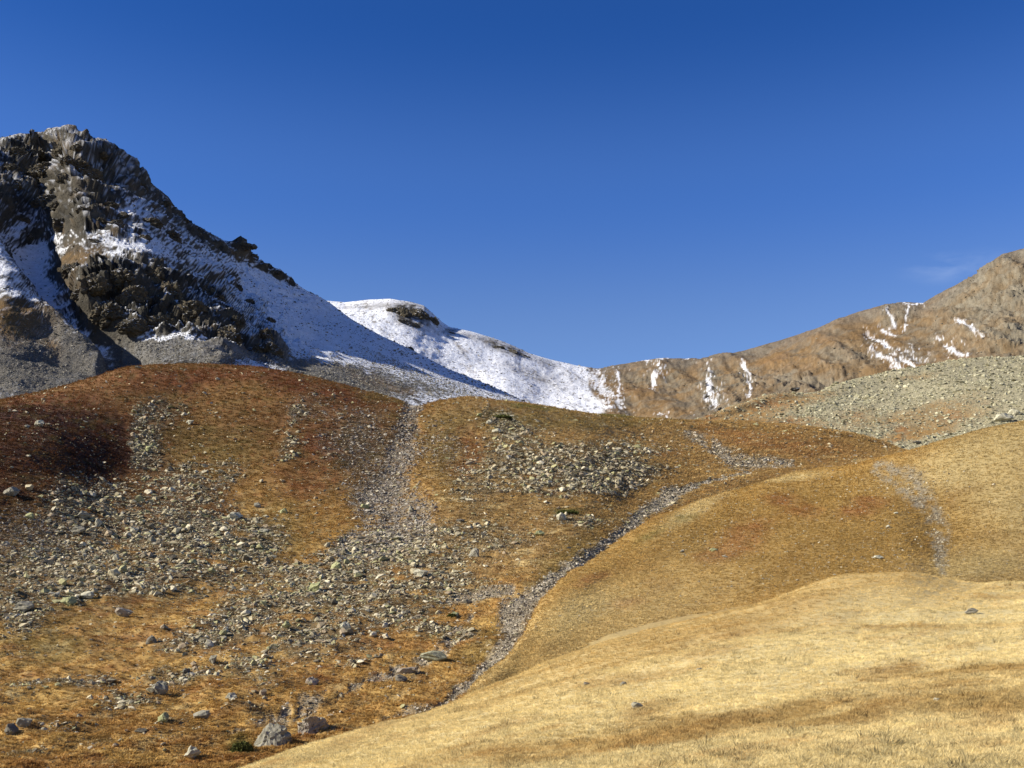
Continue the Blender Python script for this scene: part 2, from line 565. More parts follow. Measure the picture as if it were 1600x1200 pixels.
cover = mix(cover, GRAVEL, gr1)
low = sstep(170, 0, yv(C0, h.U) - h.V) * sstep(1250, 1000, h.U)
cover = mix(cover, STRAW * 0.72, low * 0.5)
hill_cover = 0.90 * (1 - 0.20 * sstep(1380, 1520, h.U))[..., None] * cover * (1 + 0.22 * fine[..., None])
hill_mat = terrain_material("golden_turf", 1.6, 9.0, 0.16, 3.0, 0.2)
hill.build("grassy_hill", hill_cover, hill_mat, "golden brown grassy hill right of the stony stream bed")

# ================================================================== ROCKY HILLSIDE (left and middle)
us = columns(-520, 1900, 1.8, hi=1450)
cr_d = [(-500, 200), (-200, 225), (0, 240), (150, 258), (330, 275), (500, 270), (650, 262), (730, 275), (900, 300), (1060, 330), (1200, 350), (1400, 340), (1900, 330)]
side = Sheet(us, [
    [(-500, 1420, 26), (0, 1340, 34), (400, 1290, 38), (700, 1180, 50), (800, 1150, 56), (900, 1020, 90), (1000, 940, 120), (1200, 830, 170), (1400, 790, 215), (1900, 900, 215)],
    [(-500, 1300, 34), (0, 1215, 44), (400, 1195, 47), (700, 1110, 60), (800, 1040, 72), (900, 960, 104), (1000, 860, 142), (1200, 775, 215), (1400, 740, 255), (1900, 870, 235)],
    [(-500, 1180, 50), (0, 1100, 62), (400, 1085, 66), (700, 1020, 80), (800, 975, 90), (900, 885, 122), (1000, 815, 165), (1200, 742, 240), (1400, 725, 275), (1900, 850, 250)],
    [(-500, 1040, 76), (0, 965, 92), (400, 955, 100), (700, 940, 106), (800, 900, 118), (900, 840, 142), (1000, 785, 182), (1200, 728, 258), (1400, 718, 290), (1900, 840, 265)],
    [(-500, 920, 96), (0, 870, 120), (220, 865, 128), (400, 868, 134), (700, 855, 138), (800, 820, 152), (900, 800, 160), (1000, 762, 198), (1200, 712, 275), (1400, 712, 302), (1900, 830, 285)],
    [(-500, 800, 118), (-100, 765, 136), (60, 760, 148), (210, 760, 172), (330, 755, 176), (450, 765, 172), (600, 780, 172), (700, 755, 175), (800, 745, 182), (900, 745, 188), (1000, 725, 222), (1200, 692, 298), (1400, 707, 318), (1900, 820, 300)],
    [(-500, 720, 150), (-100, 690, 166), (60, 678, 184), (200, 668, 208), (330, 650, 222), (450, 660, 220), (600, 690, 215), (640, 692, 216), (700, 690, 214), (800, 678, 222), (900, 685, 228), (1000, 685, 262), (1200, 672, 322), (1400, 702, 330), (1900, 810, 320)],
    with_d(C2, cr_d),
    with_d(C2, [(u, d * 1.06) for u, d in cr_d], 4),
    with_d(C2, [(u, d * 1.35) for u, d in cr_d], 100),
], step=1.75)
s = side
Wx = fbm(px(s.U, s.V, 50, 26), 1.0, 4, 61)
Wy = fbm(px(s.U, s.V, 50, 26), 1.0, 4, 67)
Uw, Vw = s.U + 26 * Wx, s.V + 16 * Wy
scree_items = [(250, 640, 45, 22, 0, .6), (228, 690, 26, 45, 0, .9), (300, 755, 60, 32, 0, .75), (150, 795, 95, 45, 0, .8), (280, 845, 130, 55, 0, .95), (100, 890, 110, 45, 0, .8),
               (395, 850, 45, 40, 0, .6), (30, 950, 60, 35, 0, .8), (200, 905, 140, 24, 0, .9), (360, 735, 30, 16, 0, .5),
               (620, 865, 85, 38, 10, .75), (500, 895, 90, 30, 10, .9), (430, 940, 110, 30, 12, .95), (550, 960, 110, 38, 0, .85), (655, 905, 70, 45, 0, .8), (330, 990, 90, 22, 8, .8),
               (480, 1005, 90, 22, 0, .6), (400, 1040, 110, 26, 8, .6), (250, 1062, 90, 14, 8, .6), (190, 1100, 60, 12, 0, .7), (80, 1135, 70, 10, 0, .5), (700, 990, 50, 14, 0, .7),
               (800, 680, 50, 24, 0, .55), (850, 725, 100, 32, 0, .85), (940, 742, 90, 26, 0, .85), (870, 762, 90, 16, 0, .6), (735, 765, 40, 45, 0, .45), (990, 700, 60, 16, 0, .6),
               (760, 850, 80, 30, 0, .55), (745, 925, 50, 14, 0, .55), (900, 815, 50, 10, 0, .6), (465, 650, 18, 18, 0, .7), (450, 700, 14, 30, 0, .6), (130, 1060, 50, 8, 0, .6),
               (560, 870, 60, 25, 0, .6), (30, 880, 60, 50, 0, .3), (780, 655, 30, 14, 0, .7), (40, 1180, 40, 12, 0, .4), (60, 1062, 80, 12, 5, .45), (300, 1145, 60, 9, 8, .45), (430, 1082, 60, 9, 10, .5), (150, 1160, 90, 9, 5, .4), (20, 1015, 60, 12, 5, .4), (560, 1040, 60, 9, 8, .45), (380, 1110, 50, 8, 8, .4)]
scree = blobs(Uw, Vw, scree_items)
st0 = np.stack([s.P[..., 0], s.P[..., 1] * 1.7, s.P[..., 2] * 2.2], -1)
Z0 = fbm(px(s.U, s.V, 14, 14), 1.0, 3, 63)
gul = sstep(-0.6, 0.1, fbm(st0, 3.0, 3, 97)) * band(Uw * 0.6 + s.U * 0.4 + 10 * Z0, Vw, [(640, 634, 14), (632, 690, 20), (618, 740, 26), (600, 790, 42), (640, 815, 42), (600, 840, 30), (540, 860, 18)])
lobe = blobs(Uw, Vw, [(560, 690, 50, 45), (585, 760, 40, 40), (30, 840, 80, 40), (480, 640, 40, 18, 0, .5), (690, 700, 30, 40, 0, .5)])
Zx = fbm(px(s.U, s.V, 16, 12), 1.0, 3, 63)
Zy = fbm(px(s.U, s.V, 16, 12), 1.0, 3, 65)
bed = band(s.U + 7 * Wx + 7 * Zx, s.V + 5 * Wy + 5 * Zy, [(1235, 724, 5), (1200, 722, 9), (1150, 722, 12), (1105, 695, 9), (1075, 680, 7)])
bed = bed * 0.75 * sstep(-0.5, 0.2, Zy + 0.3 * Wx)
bed = np.maximum(bed, band(s.U + 6 * Wx + 9 * Zx, s.V + 5 * Wy + 8 * Zy, [(1170, 738, 2), (1090, 762, 3), (1050, 772, 9), (1010, 792, 9), (985, 822, 8), (935, 858, 7), (880, 895, 9), (838, 930, 10), (800, 960, 20), (802, 1000, 16), (765, 1035, 9), (700, 1095, 5), (620, 1150, 4)]))
bed2 = sstep(-0.35, 0.15, Zx + 0.5 * Wy) * band(s.U + 9 * Wx + 14 * Zy, s.V + 5 * Wy + 8 * Zx, [(735, 965, 5), (700, 1010, 8), (660, 1040, 9), (600, 1060, 8), (540, 1085, 6), (470, 1110, 9), (400, 1125, 6), (360, 1150, 5)])
bed2 = np.maximum(bed2, band(s.U, s.V, [(800, 925, 5), (740, 940, 7), (700, 945, 5)]))
bed2 = np.maximum(bed2, band(s.U, s.V, [(700, 1106, 5), (640, 1112, 5), (600, 1125, 4)]) * 0.7)
vis = sstep(-5, 5, yv(C1, s.U) + 12 - s.V) * (s.U > 700) + (s.U <= 700) * 1.0

st = np.stack([s.P[..., 0], s.P[..., 1] * 1.7, s.P[..., 2] * 2.2], -1)
hum = fbm(st, 3.2, 3, 71)
near = sstep(180, 80, s.D)
s.lift(1.3 * fbm(s.P, 30, 3, 73) * sstep(30, 90, s.D) + (0.18 + 0.50 * near) * hum + 0.10 * fbm(s.P, 1.2, 2, 75)
       - 0.15 * bed - 0.15 * bed2 - 0.35 * gul + 0.45 * scree * ridged(s.P, 4.5, 3, 78))
# the hollow under the left shoulder
s.lift(-0.3 * blob(s.U, s.V, 165, 700, 90, 70) + 1.4 * blob(s.U, s.V, 20, 690, 110, 40))
fine = fbm(s.P, 1.3, 3, 80)
mid = fbm(st, 8.0, 4, 84)
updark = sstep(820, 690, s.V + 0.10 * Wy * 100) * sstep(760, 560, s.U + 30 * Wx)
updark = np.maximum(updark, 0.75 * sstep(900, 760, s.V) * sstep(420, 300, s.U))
cover = mix(OCHRE * 1.1 + 0 * s.P, GOLD * 0.95, sstep(-0.3, 0.5, mid + 0.5 * fine) * sstep(700, 1000, s.V + 0.15 * s.U))
cover = mix(cover, np.array([0.255, 0.175, 0.075]), 0.72 * sstep(620, 740, s.U + 25 * Wx) * sstep(960, 880, s.V))
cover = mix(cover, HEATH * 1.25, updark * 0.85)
cover = mix(cover, OLIVE * 0.8, blobs(Uw, Vw, [(330, 690, 90, 50), (420, 830, 60, 60), (160, 940, 130, 20, 8), (70, 1000, 120, 25, 5), (700, 700, 40, 60), (900, 660, 200, 12), (880, 880, 60, 20, 40),
                                               (790, 990, 0.1, 0.1), (760, 1010, 50, 30, 30), (600, 620, 40, 10)]) * 0.6)
redm = blobs(Uw, Vw, [(70, 670, 130, 42, 0, .95), (170, 720, 60, 40, 0, .9), (30, 740, 80, 40, 0, .85), (300, 590, 150, 16, 3, .8), (500, 612, 110, 14, -13, .9), (480, 755, 50, 22, 0, .75),
                      (735, 700, 20, 32, 0, .75), (720, 735, 20, 16, 0, .7), (270, 755, 40, 16, 0, .7), (330, 808, 30, 18, 0, .5), (845, 745, 30, 8, 0, .7), (1000, 707, 50, 4, 0, .7), (505, 690, 22, 30, 0, .75),
                      (190, 940, 60, 8, 8, .6), (210, 985, 70, 8, 8, .5), (270, 905, 120, 6, 8, .6), (870, 770, 60, 5, 0, .5), (480, 700, 14, 40, 0, .5), (100, 630, 100, 14, 5, .6),
                      (380, 660, 120, 30, 0, .3), (560, 1010, 90, 20, 0, .25), (1200, 690, 120, 16, -8, .45), (550, 640, 60, 14, 0, .5), (230, 810, 160, 60, 0, .45), (590, 890, 60, 14, 0, .3)])
redm = np.clip(redm * (0.85 + 0.6 * mid + 0.5 * fine), 0, 1)
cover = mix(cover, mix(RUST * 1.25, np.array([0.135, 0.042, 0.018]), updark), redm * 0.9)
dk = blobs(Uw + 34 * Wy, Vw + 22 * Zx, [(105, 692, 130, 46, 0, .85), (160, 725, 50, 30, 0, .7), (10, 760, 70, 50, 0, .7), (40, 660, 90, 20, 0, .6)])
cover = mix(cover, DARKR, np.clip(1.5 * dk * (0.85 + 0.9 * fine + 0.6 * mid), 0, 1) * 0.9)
orng = sstep(0.0, 0.45, fbm(st, 4.0, 3, 88)) * sstep(830, 960, s.V)
cover = mix(cover, np.array([0.33, 0.165, 0.052]), orng * 0.5)
str_ = sstep(0.1, 0.4, fbm(px(s.U, s.V + 0.12 * s.U, 60, 7), 1.0, 3, 90))
cover = mix(cover, STRAW * 0.75, str_ * 0.4 * sstep(730, 860, s.V + 0.1 * s.U))
cover = mix(cover, SOIL * 0.75, np.clip(lobe * 0.85 * (0.85 + 0.5 * fine), 0, 1))
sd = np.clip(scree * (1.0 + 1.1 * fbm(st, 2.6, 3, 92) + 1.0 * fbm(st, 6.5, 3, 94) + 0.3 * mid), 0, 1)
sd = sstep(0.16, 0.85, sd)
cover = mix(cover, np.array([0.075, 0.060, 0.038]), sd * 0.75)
cover = mix(cover, GRAVEL * 0.5, np.clip(gul * (0.9 + 0.9 * fine), 0, 1) * 0.85)
cover = mix(cover, GRAVEL * 0.78, np.clip(np.maximum(bed, bed2 * 0.85) * (0.95 + 0.6 * fine), 0, 1))
grn = blobs(s.U + 8 * Wx, s.V + 4 * Wy, [(885, 802, 22, 5, 5), (785, 651, 20, 4, -5), (375, 1165, 20, 12), (830, 640, 40, 4, -5), (960, 648, 45, 4, -4)])
cover = mix(cover, GREEN * 1.5, grn * 0.75)
mot = fbm(st, 2.2, 3, 95)
veg_only = (1 - np.clip(sd + bed + gul, 0, 1))
cover = mix(cover, GOLD * 1.1, sstep(0.12, 0.5, mot) * 0.55 * veg_only * (1 - 0.9 * np.clip(dk * 1.5, 0, 1)) * (1 - 0.75 * updark))
cover = mix(cover, OLIVE * 0.62, sstep(0.05, 0.4, fbm(st, 5.0, 3, 99)) * 0.5 * veg_only * updark)
cover = mix(cover, RUST * 1.3, sstep(-0.15, -0.5, mot) * 0.5 * veg_only * (1 - 0.4 * sstep(600, 800, s.U)))
side_cover = (1.0 + 0.30 * sstep(900, 1150, s.U) + 0.10 * sstep(600, 800, s.U))[..., None] * cover * (1 + 0.35 * fine[..., None] + 0.15 * mid[..., None])
side_mat = terrain_material("heath_turf", 1.3, 7.0, 0.18, 2.6, 0.24)
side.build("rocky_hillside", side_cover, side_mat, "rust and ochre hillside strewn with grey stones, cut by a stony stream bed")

# ================================================================== MORAINE (right, behind the hill)
us = columns(960, 1950, 1.8)
d3c = [(980, 420), (1100, 470), (1300, 560), (1500, 640), (1600, 660), (1900, 640)]
mor = Sheet(us, [
    [(980, 790, 330), (1300, 770, 340), (1450, 780, 330), (1600, 740, 330), (1900, 700, 330)],
    [(980, 740, 370), (1200, 705, 390), (1400, 718, 390), (1600, 690, 390), (1900, 650, 390)],
    [(980, 715, 400), (1100, 675, 430), (1250, 655, 455), (1400, 655, 450), (1500, 625, 480), (1600, 618, 480), (1900, 590, 480)],
    [(980, 705, 412), (1100, 662, 455), (1250, 628, 510), (1400, 610, 540), (1500, 585, 570), (1600, 580, 580), (1900, 550, 570)],
    with_d(C3, d3c),
    with_d(C3, [(u, d * 1.06) for u, d in d3c], 4),
    with_d(C3, [(u, d * 1.3) for u, d in d3c], 70),
], step=1.6)
q = mor
Wx3 = fbm(px(q.U, q.V, 50, 22), 1.0, 4, 101)
q.lift(3.0 * fbm(q.P, 60, 3, 103) + 0.8 * ridged(q.P, 9, 4, 105))
fine3 = fbm(q.P, 3.0, 3, 107)
veg = blobs(q.U + 20 * Wx3, q.V + 10 * Wx3, [(1110, 655, 90, 16, 10, .9), (1180, 640, 80, 16, 12, .8), (1400, 655, 45, 12, 15, .7), (1470, 660, 70, 18, 18, .75), (1420, 683, 60, 8, 10, .8), (1340, 655, 30, 14, 20, .5),
                                             (1150, 670, 120, 16, 0, .9), (1260, 625, 50, 10, 10, .6), (1430, 590, 30, 6, 10, .6), (1470, 635, 50, 8, 15, .5), (1230, 662, 60, 12, -5, .6)])
cover = mix(np.array([0.36, 0.335, 0.235]) + 0 * q.P, OCHRE, np.clip(veg * (1 + 1.1 * fine3), 0, 1) * 0.85)
cover = mix(cover, RUST * 1.5, np.clip(veg * sstep(0.0, 0.5, Wx3 + fine3 * 0.5), 0, 1) * 0.45)
cover = mix(cover, OLIVE, sstep(0.15, 0.6, fbm(px(q.U, q.V, 60, 10), 1.0, 3, 109)) * 0.35)
mor_stone = 1 - np.clip(veg * 0.95, 0, 1)
mor_cover = 0.9 * cover * np.array([1.04, 1.0, 0.90]) * (1 + 0.35 * fine3[..., None])
mor_mat = terrain_material("moraine_rubble", 0.6, 2.5, 0.9, 0.8, 0.28)
mor.build("moraine_slope", mor_cover, mor_mat, "pale greenish grey boulder slope behind the grassy hill")

# ================================================================== FAR RIDGES (snowy one and brown one, joined at the saddle)
us = columns(360, 1950, 1.6)
d45 = [(380, 1430), (505, 1440), (640, 1440), (800, 1450), (935, 1480), (1050, 1450), (1200, 1400), (1400, 1200), (1600, 1100), (1900, 1050)]
far = Sheet(us, [
    [(380, 760, 700), (700, 740, 720), (900, 720, 800), (1000, 740, 820), (1300, 700, 760), (1600, 660, 760), (1900, 640, 760)],
    [(380, 650, 950), (600, 640, 980), (700, 650, 980), (860, 660, 1020), (950, 668, 1050), (1100, 680, 940), (1300, 650, 880), (1600, 600, 860), (1900, 560, 860)],
    [(380, 560, 1150), (600, 560, 1180), (700, 585, 1200), (800, 612, 1160), (860, 625, 1180), (950, 630, 1180), (1100, 620, 1070), (1200, 605, 1040), (1300, 590, 1010), (1450, 560, 980), (1600, 500, 950), (1900, 450, 950)],
    [(380, 530, 1290), (505, 500, 1300), (620, 510, 1300), (700, 545, 1300), (800, 575, 1300), (860, 590, 1320), (950, 598, 1340), (1100, 585, 1270), (1200, 570, 1220), (1300, 540, 1120), (1450, 510, 1080), (1600, 440, 1020), (1900, 390, 1000)],
    with_d(C45, d45),
    with_d(C45, [(u, d * 1.05) for u, d in d45], 5),
    with_d(C45, [(u, d * 1.4) for u, d in d45], 120),
], step=1.5, jag=4)
f = far
Wx5 = fbm(px(f.U, f.V, 40, 40), 1.0, 4, 121)
gullies = fbm(np.stack([f.P[..., 0] / 34, f.P[..., 1] / 200, f.P[..., 2] / 200], -1), 1.0, 4, 123)
rockw = sstep(920, 1000, f.U)
crestk = sstep(4.0, 3.6, f.T) * 0.75 + 0.25
rk = blobs(f.U + 14 * Wx5, f.V + 10 * Wx5, [(1560, 470, 75, 75, 0, .95), (1600, 540, 60, 30, 0, .8), (1480, 520, 50, 30, 0, .3), (1110, 608, 22, 30, 0, .8), (1240, 598, 55, 18, 0, .7), (1160, 600, 22, 25, 0, .6),
                                            (1060, 600, 20, 14, 0, .5), (1330, 560, 60, 18, 0, .5), (1400, 490, 30, 14, 0, .6), (1320, 590, 40, 12, 0, .5), (990, 600, 40, 8, 0, .3), (1180, 640, 60, 12, 0, .6)])
f.lift(crestk * ((5 + 5 * rockw) * fbm(f.P, 110, 3, 125) + (2.0 + 8 * rockw) * gullies + (1.2 + 3.6 * rockw * (0.4 + rk)) * ridged(f.P, 22, 5, 127, 0.6)
       + (0.15 + rockw * (0.5 + 2.4 * rk)) * facets(f.P, 18, 11, 0.5) + (0.1 + 1.6 * rk * rockw) * facets(f.P, 7, 12, 0.7)), 'n')
fine5 = fbm(f.P, 9.0, 3, 129)
mid5 = fbm(f.P, 35.0, 4, 131)
cover = mix(np.array([0.20, 0.125, 0.055]) + 0 * f.P, np.array([0.17, 0.135, 0.09]), sstep(-0.25, 0.35, mid5 + 0.5 * fine5))
cover = mix(cover, np.array([0.24, 0.125, 0.038]), sstep(0.05, 0.5, gullies + 0.4 * mid5) * 0.5)
cover = mix(cover, np.array([0.10, 0.088, 0.066]), sstep(0.10, 0.45, fbm(px(f.U, f.V, 14, 9), 1.0, 4, 143, 0.7)) * 0.45)
rk = np.clip(rk * (1 + 0.9 * mid5 + 0.8 * fine5), 0, 1)
cover = mix(cover, np.array([0.21, 0.185, 0.135]), rk * 0.85)
cover = mix(cover, np.array([0.16, 0.145, 0.12]), sstep(26, 4, f.V - yv(C45, f.U)) * (f.U > 940) * 0.5)
Zf = fbm(px(f.U, f.V, 9, 9), 1.0, 3, 137)
sn = blobs(f.U + 5 * Wx5, f.V + 5 * Wx5, [(1420, 556, 48, 14, 0, .6), (1110, 625, 14, 8, 0, .8), (1036, 652, 16, 5, 0, .7)])
snow_lines = ([(1352, 517, 4), (1390, 547, 5)], [(1362, 548, 5), (1418, 580, 4)], [(1466, 530, 4), (1488, 548, 7), (1512, 558, 5)], [(1500, 506, 4), (1520, 514, 5), (1540, 534, 3)],
            [(1384, 482, 3), (1398, 506, 3)], [(1421, 478, 3), (1414, 512, 3)], [(1412, 475, 2), (1442, 476, 2)], [(968, 578, 3), (966, 610, 4), (968, 640, 5)],
            [(1036, 562, 4), (1030, 580, 7), (1022, 600, 6)], [(1108, 572, 3), (1106, 600, 7), (1118, 630, 11)], [(1160, 566, 3), (1170, 590, 5), (1172, 624, 3)], [(1005, 566, 4), (1045, 561, 3)],
            [(1066, 562, 2), (1094, 562, 2)], [(1395, 556, 3), (1440, 578, 2)], [(1376, 512, 3), (1400, 520, 3)], [(930, 590, 18), (948, 618, 14), (952, 640, 14)])
for pts in snow_lines:
    sn = np.maximum(sn, band(f.U + 5 * Wx5 + 5 * Zf, f.V + 4 * Wx5 + 4 * Zf, [(a_, b2, c2 * 0.85) for a_, b2, c2 in pts], 1.0))
hf = fbm(px(f.U, f.V, 3.6, 5.0), 1.0, 3, 133, 0.7)
wide = np.zeros_like(sn)
for pts in snow_lines:
    wide = np.maximum(wide, band(f.U + 6 * Zf, f.V + 5 * Zf, [(a_, b2, c2 * 3.0) for a_, b2, c2 in pts], 1.0))
brk5 = fbm(px(f.U, f.V, 11, 9), 1.0, 3, 145)
sn = np.maximum(0.80 * sstep(0.50, 0.95, sn * 0.85 + 0.55 * brk5 * (sn > 0.02) + 0.85 * hf * (sn > 0.02) + 0.3 * fine5), 0.7 * sstep(0.50, 0.80, 0.42 * wide + 0.2 * brk5 + 0.85 * hf + 0.15 * fine5) * (wide > 0.02)) * (f.U > 900)
bound = 925 + (f.V - 600) * 0.35 + 22 * Wx5 - 60 * sstep(575, 600, f.V) * sstep(640, 600, f.V) * 0.15
snL = sstep(6, -6, f.U - bound)
rocky = blobs(f.U + 8 * Wx5, f.V + 6 * Wx5, [(640, 490, 26, 17, -15, 1.0), (655, 500, 30, 10, -25, .7), (600, 478, 30, 6, 0, .5), (780, 540, 30, 8, -20, .7), (810, 552, 22, 6, -20, .7), (740, 528, 30, 5, -15, .4),
                                            (850, 566, 20, 4, -15, .5), (700, 518, 14, 5, 0, .5), (820, 580, 40, 8, -20, .35), (560, 478, 25, 5, 0, .4), (720, 545, 22, 3, -55, .5), (870, 600, 40, 20, 0, .15)])
speck = sstep(0.12, 0.42, fbm(f.P, 6.0, 4, 135, 0.75) + 0.30 * mid5)
streak5 = fbm(px(f.U * 0.86 + f.V * 0.5, f.V * 0.86 - f.U * 0.5, 50, 7), 1.0, 4, 139, 0.7)
snL = snL * (1 - 0.75 * speck) * (1 - 0.5 * sstep(0.15, 0.5, streak5 + 0.4 * fine5)) * (1 - np.clip(rocky * (1 + 1.4 * fine5), 0, 1))
snow5 = np.clip(np.maximum(snL, sn), 0, 1)
# bare rock where it is steep
cover = mix(cover, np.array([0.055, 0.05, 0.042]), np.clip(rocky * 1.2, 0, 1))
far_cover = mix(0.86 * cover * (1 + 0.45 * fine5[..., None] + 0.9 * (hf * rockw)[..., None] * 0.6 + 0.0 * fine5[..., None]), SNOW, snow5)
far_mat = terrain_material("far_slope", 0.25, 0.9, 2.6, 0.22, 0.20)
j = int(np.argmin(np.abs(far.U[0] - 935)))
far.build("snowy_ridge", far_cover, far_mat, "snow covered ridge falling to the saddle in the centre", 0, j + 1)
far.build("brown_ridge", far_cover, far_mat, "brown mountain ridge with patches of snow rising to the right", j, None)

# ================================================================== LEFT PEAK
us = columns(-700, 900, 1.35, hi=900, coarse=12)
d6 = [(-700, 540), (-300, 650), (-100, 760), (0, 815), (90, 850), (165, 860), (250, 890), (350, 960), (512, 1030), (640, 940), (760, 900), (900, 870)]
peak = Sheet(us, [
    [(-700, 700, 300), (0, 690, 330), (200, 690, 340), (450, 690, 360), (600, 720, 380), (700, 720, 410), (900, 760, 480)],
    [(-700, 620, 330), (0, 640, 370), (200, 620, 390), (330, 600, 430), (450, 620, 450), (600, 640, 470), (700, 650, 510), (830, 660, 600), (900, 690, 640)],
    [(-700, 540, 420), (-200, 530, 436), (0, 540, 445), (90, 545, 480), (200, 565, 500), (330, 560, 480), (420, 570, 520), (480, 565, 570), (600, 600, 580), (700, 620, 620), (830, 648, 700), (900, 680, 720)],
    [(-700, 460, 450), (-200, 440, 462), (0, 440, 520), (60, 440, 570), (130, 450, 540), (230, 480, 530), (330, 500, 560), (420, 500, 690), (500, 528, 740), (600, 565, 730), (700, 600, 740), (830, 640, 780), (900, 672, 790)],
    [(-700, 390, 470), (-200, 340, 535), (0, 335, 650), (70, 350, 705), (135, 350, 635), (220, 370, 640), (300, 410, 720), (400, 455, 850), (500, 497, 900), (600, 542, 850), (700, 588, 830), (830, 636, 830), (900, 668, 830)],
    [(-700, 350, 500), (-200, 270, 620), (0, 265, 745), (60, 265, 790), (112, 265, 735), (180, 285, 760), (260, 345, 830), (400, 425, 950), (512, 480, 980), (600, 530, 920), (700, 579, 880), (830, 633, 860), (900, 666, 850)],
    with_d(C6, d6),
    with_d(C6, [(u, d * 1.03) for u, d in d6], 5),
    with_d(C6, [(u, d * 1.3) for u, d in d6], 200),
], step=1.3, jag=6)
p = peak
Wx6 = fbm(px(p.U, p.V, 36, 36), 1.0, 4, 141)
Wy6 = fbm(px(p.U, p.V, 36, 36), 1.0, 4, 147)
U6, V6 = p.U + 16 * Wx6, p.V + 16 * Wy6
crag = blobs(U6, V6, [(60, 240, 90, 35, 0, 1), (110, 250, 80, 45, 0, 1), (190, 270, 50, 40, -40, 1), (30, 300, 60, 45, 0, .8), (130, 300, 55, 60, 0, .95), (90, 330, 20, 20, 0, .5), (235, 330, 40, 25, -40, .8), (210, 360, 40, 25, 0, .6),
                      (280, 350, 50, 14, -38, .7), (170, 450, 80, 36, 0, .95), (250, 455, 55, 42, -30, 1), (260, 500, 80, 18, -10, 1), (330, 470, 40, 50, -30, .8), (350, 520, 34, 34, 0, .9), (410, 540, 30, 26, 0, .9),
                      (400, 490, 26, 30, -30, .6), (375, 390, 18, 12, -30, 1), (420, 425, 40, 8, -38, .6), (45, 365, 26, 16, 0, .6), (130, 340, 30, 20, 0, .6), (300, 400, 60, 22, -38, .45), (330, 385, 60, 8, -38, .6), (20, 400, 20, 15, 0, .4)])
apron = blobs(U6, V6, [(40, 580, 150, 46, 0, 1), (300, 553, 120, 16, 0, .95), (490, 580, 60, 24, -15, .95), (560, 600, 60, 20, -20, .8), (620, 580, 60, 20, -25, .4), (700, 612, 60, 14, -20, .3)])
big = ridged(p.P, 70, 5, 151, 0.6)
mid6 = ridged(p.P, 26, 4, 155, 0.6)
ck = sstep(6.0, 5.6, p.T) * 0.8 + 0.2
view = p.P - np.array([0, 0, CAM_Z]); view /= np.linalg.norm(view, axis=-1)[..., None]
facing = sstep(0.12, 0.38, np.abs((p.N * view).sum(-1)))
smooth_crest = sstep(480, 560, p.U)
wp = p.P + 9 * np.stack([Wx6, Wy6, Wx6], -1)
blk = (7.0 * facets(wp, 52, 3, 0.6) + 4.0 * facets(wp, 24, 5, 0.6) + 1.8 * facets(p.P, 11, 7, 0.7)) * (0.25 + 0.75 * facing)
rib1 = ridged(np.stack([p.P[..., 0] * 0.9 + p.P[..., 2] * 0.25, p.P[..., 1] * 0.5, p.P[..., 2] * 0.35 - p.P[..., 0] * 0.1], -1), 26, 5, 156, 0.62) - 0.35
facing2 = sstep(0.28, 0.6, np.abs((p.N * view).sum(-1)))
fine_r = facing2 * (ridged(p.P, 10, 4, 158, 0.65) - 0.35)
p.lift(ck * (1 - 0.7 * smooth_crest) * (crag * (20 * (big - 0.35) + (0.2 + 0.8 * facing) * ((4 + 5 * facing2) * (mid6 - 0.35) + (3 + 5 * facing2) * rib1 + 4.2 * fine_r + 1.1 * facing2 * (ridged(p.P, 4.6, 3, 160, 0.65) - 0.35)) + 1.5 * blk)
       + (1 - crag) * (2.5 * (mid6 - 0.35) + 1.2 * fine_r * facing + 5.0 * fbm(p.P, 90, 3, 159))), 'n')
# chute left of the spur and the rib beside it, carved into the face
chute_pts = [(20, 350, 26), (45, 400, 28), (80, 450, 24), (120, 500, 22), (170, 550, 26), (215, 590, 24)]
chute = band(p.U + 6 * Wx6, p.V + 6 * Wy6, chute_pts, 0.8)
rib = band(p.U, p.V, [(-60, 350, 30), (0, 420, 26), (50, 490, 22), (100, 530, 18), (150, 570, 14)], 0.9)
p.lift(-9 * chute + 7 * rib, 'n')
p.N = grid_normals(p.P)
fine6 = fbm(p.P, 7.0, 3, 161)
m6 = fbm(p.P, 24.0, 4, 165)
rockc = mix(CRAG + 0 * p.P, np.array([0.045, 0.042, 0.034]), sstep(-0.3, 0.4, m6))
rockc = mix(rockc, np.array([0.15, 0.095, 0.042]), sstep(0.05, 0.5, fbm(p.P, 18.0, 3, 169)) * 0.5)
talus = mix(np.array([0.17, 0.155, 0.13]) + 0 * p.P, np.array([0.10, 0.095, 0.085]), sstep(-0.3, 0.4, fine6))
cover = mix(rockc, talus, np.clip(apron + 0.9 * sstep(500, 540, p.V) * (p.U < 260), 0, 1) * (1 - crag))
bz = blobs(U6, V6, [(15, 510, 48, 26, -25, .95), (70, 545, 26, 8, -35, .6), (75, 500, 14, 30, 40, .6), (560, 590, 40, 6, -25, .7), (125, 402, 38, 14, 10, .55), (610, 600, 40, 6, -22, .7), (150, 560, 30, 5, -30, .7)])
cover = mix(cover, np.array([0.23, 0.135, 0.045]), np.clip(bz * (1 + 0.8 * fine6), 0, 1) * 0.85)
flat6 = sstep(0.45, 0.85, p.N[..., 2])
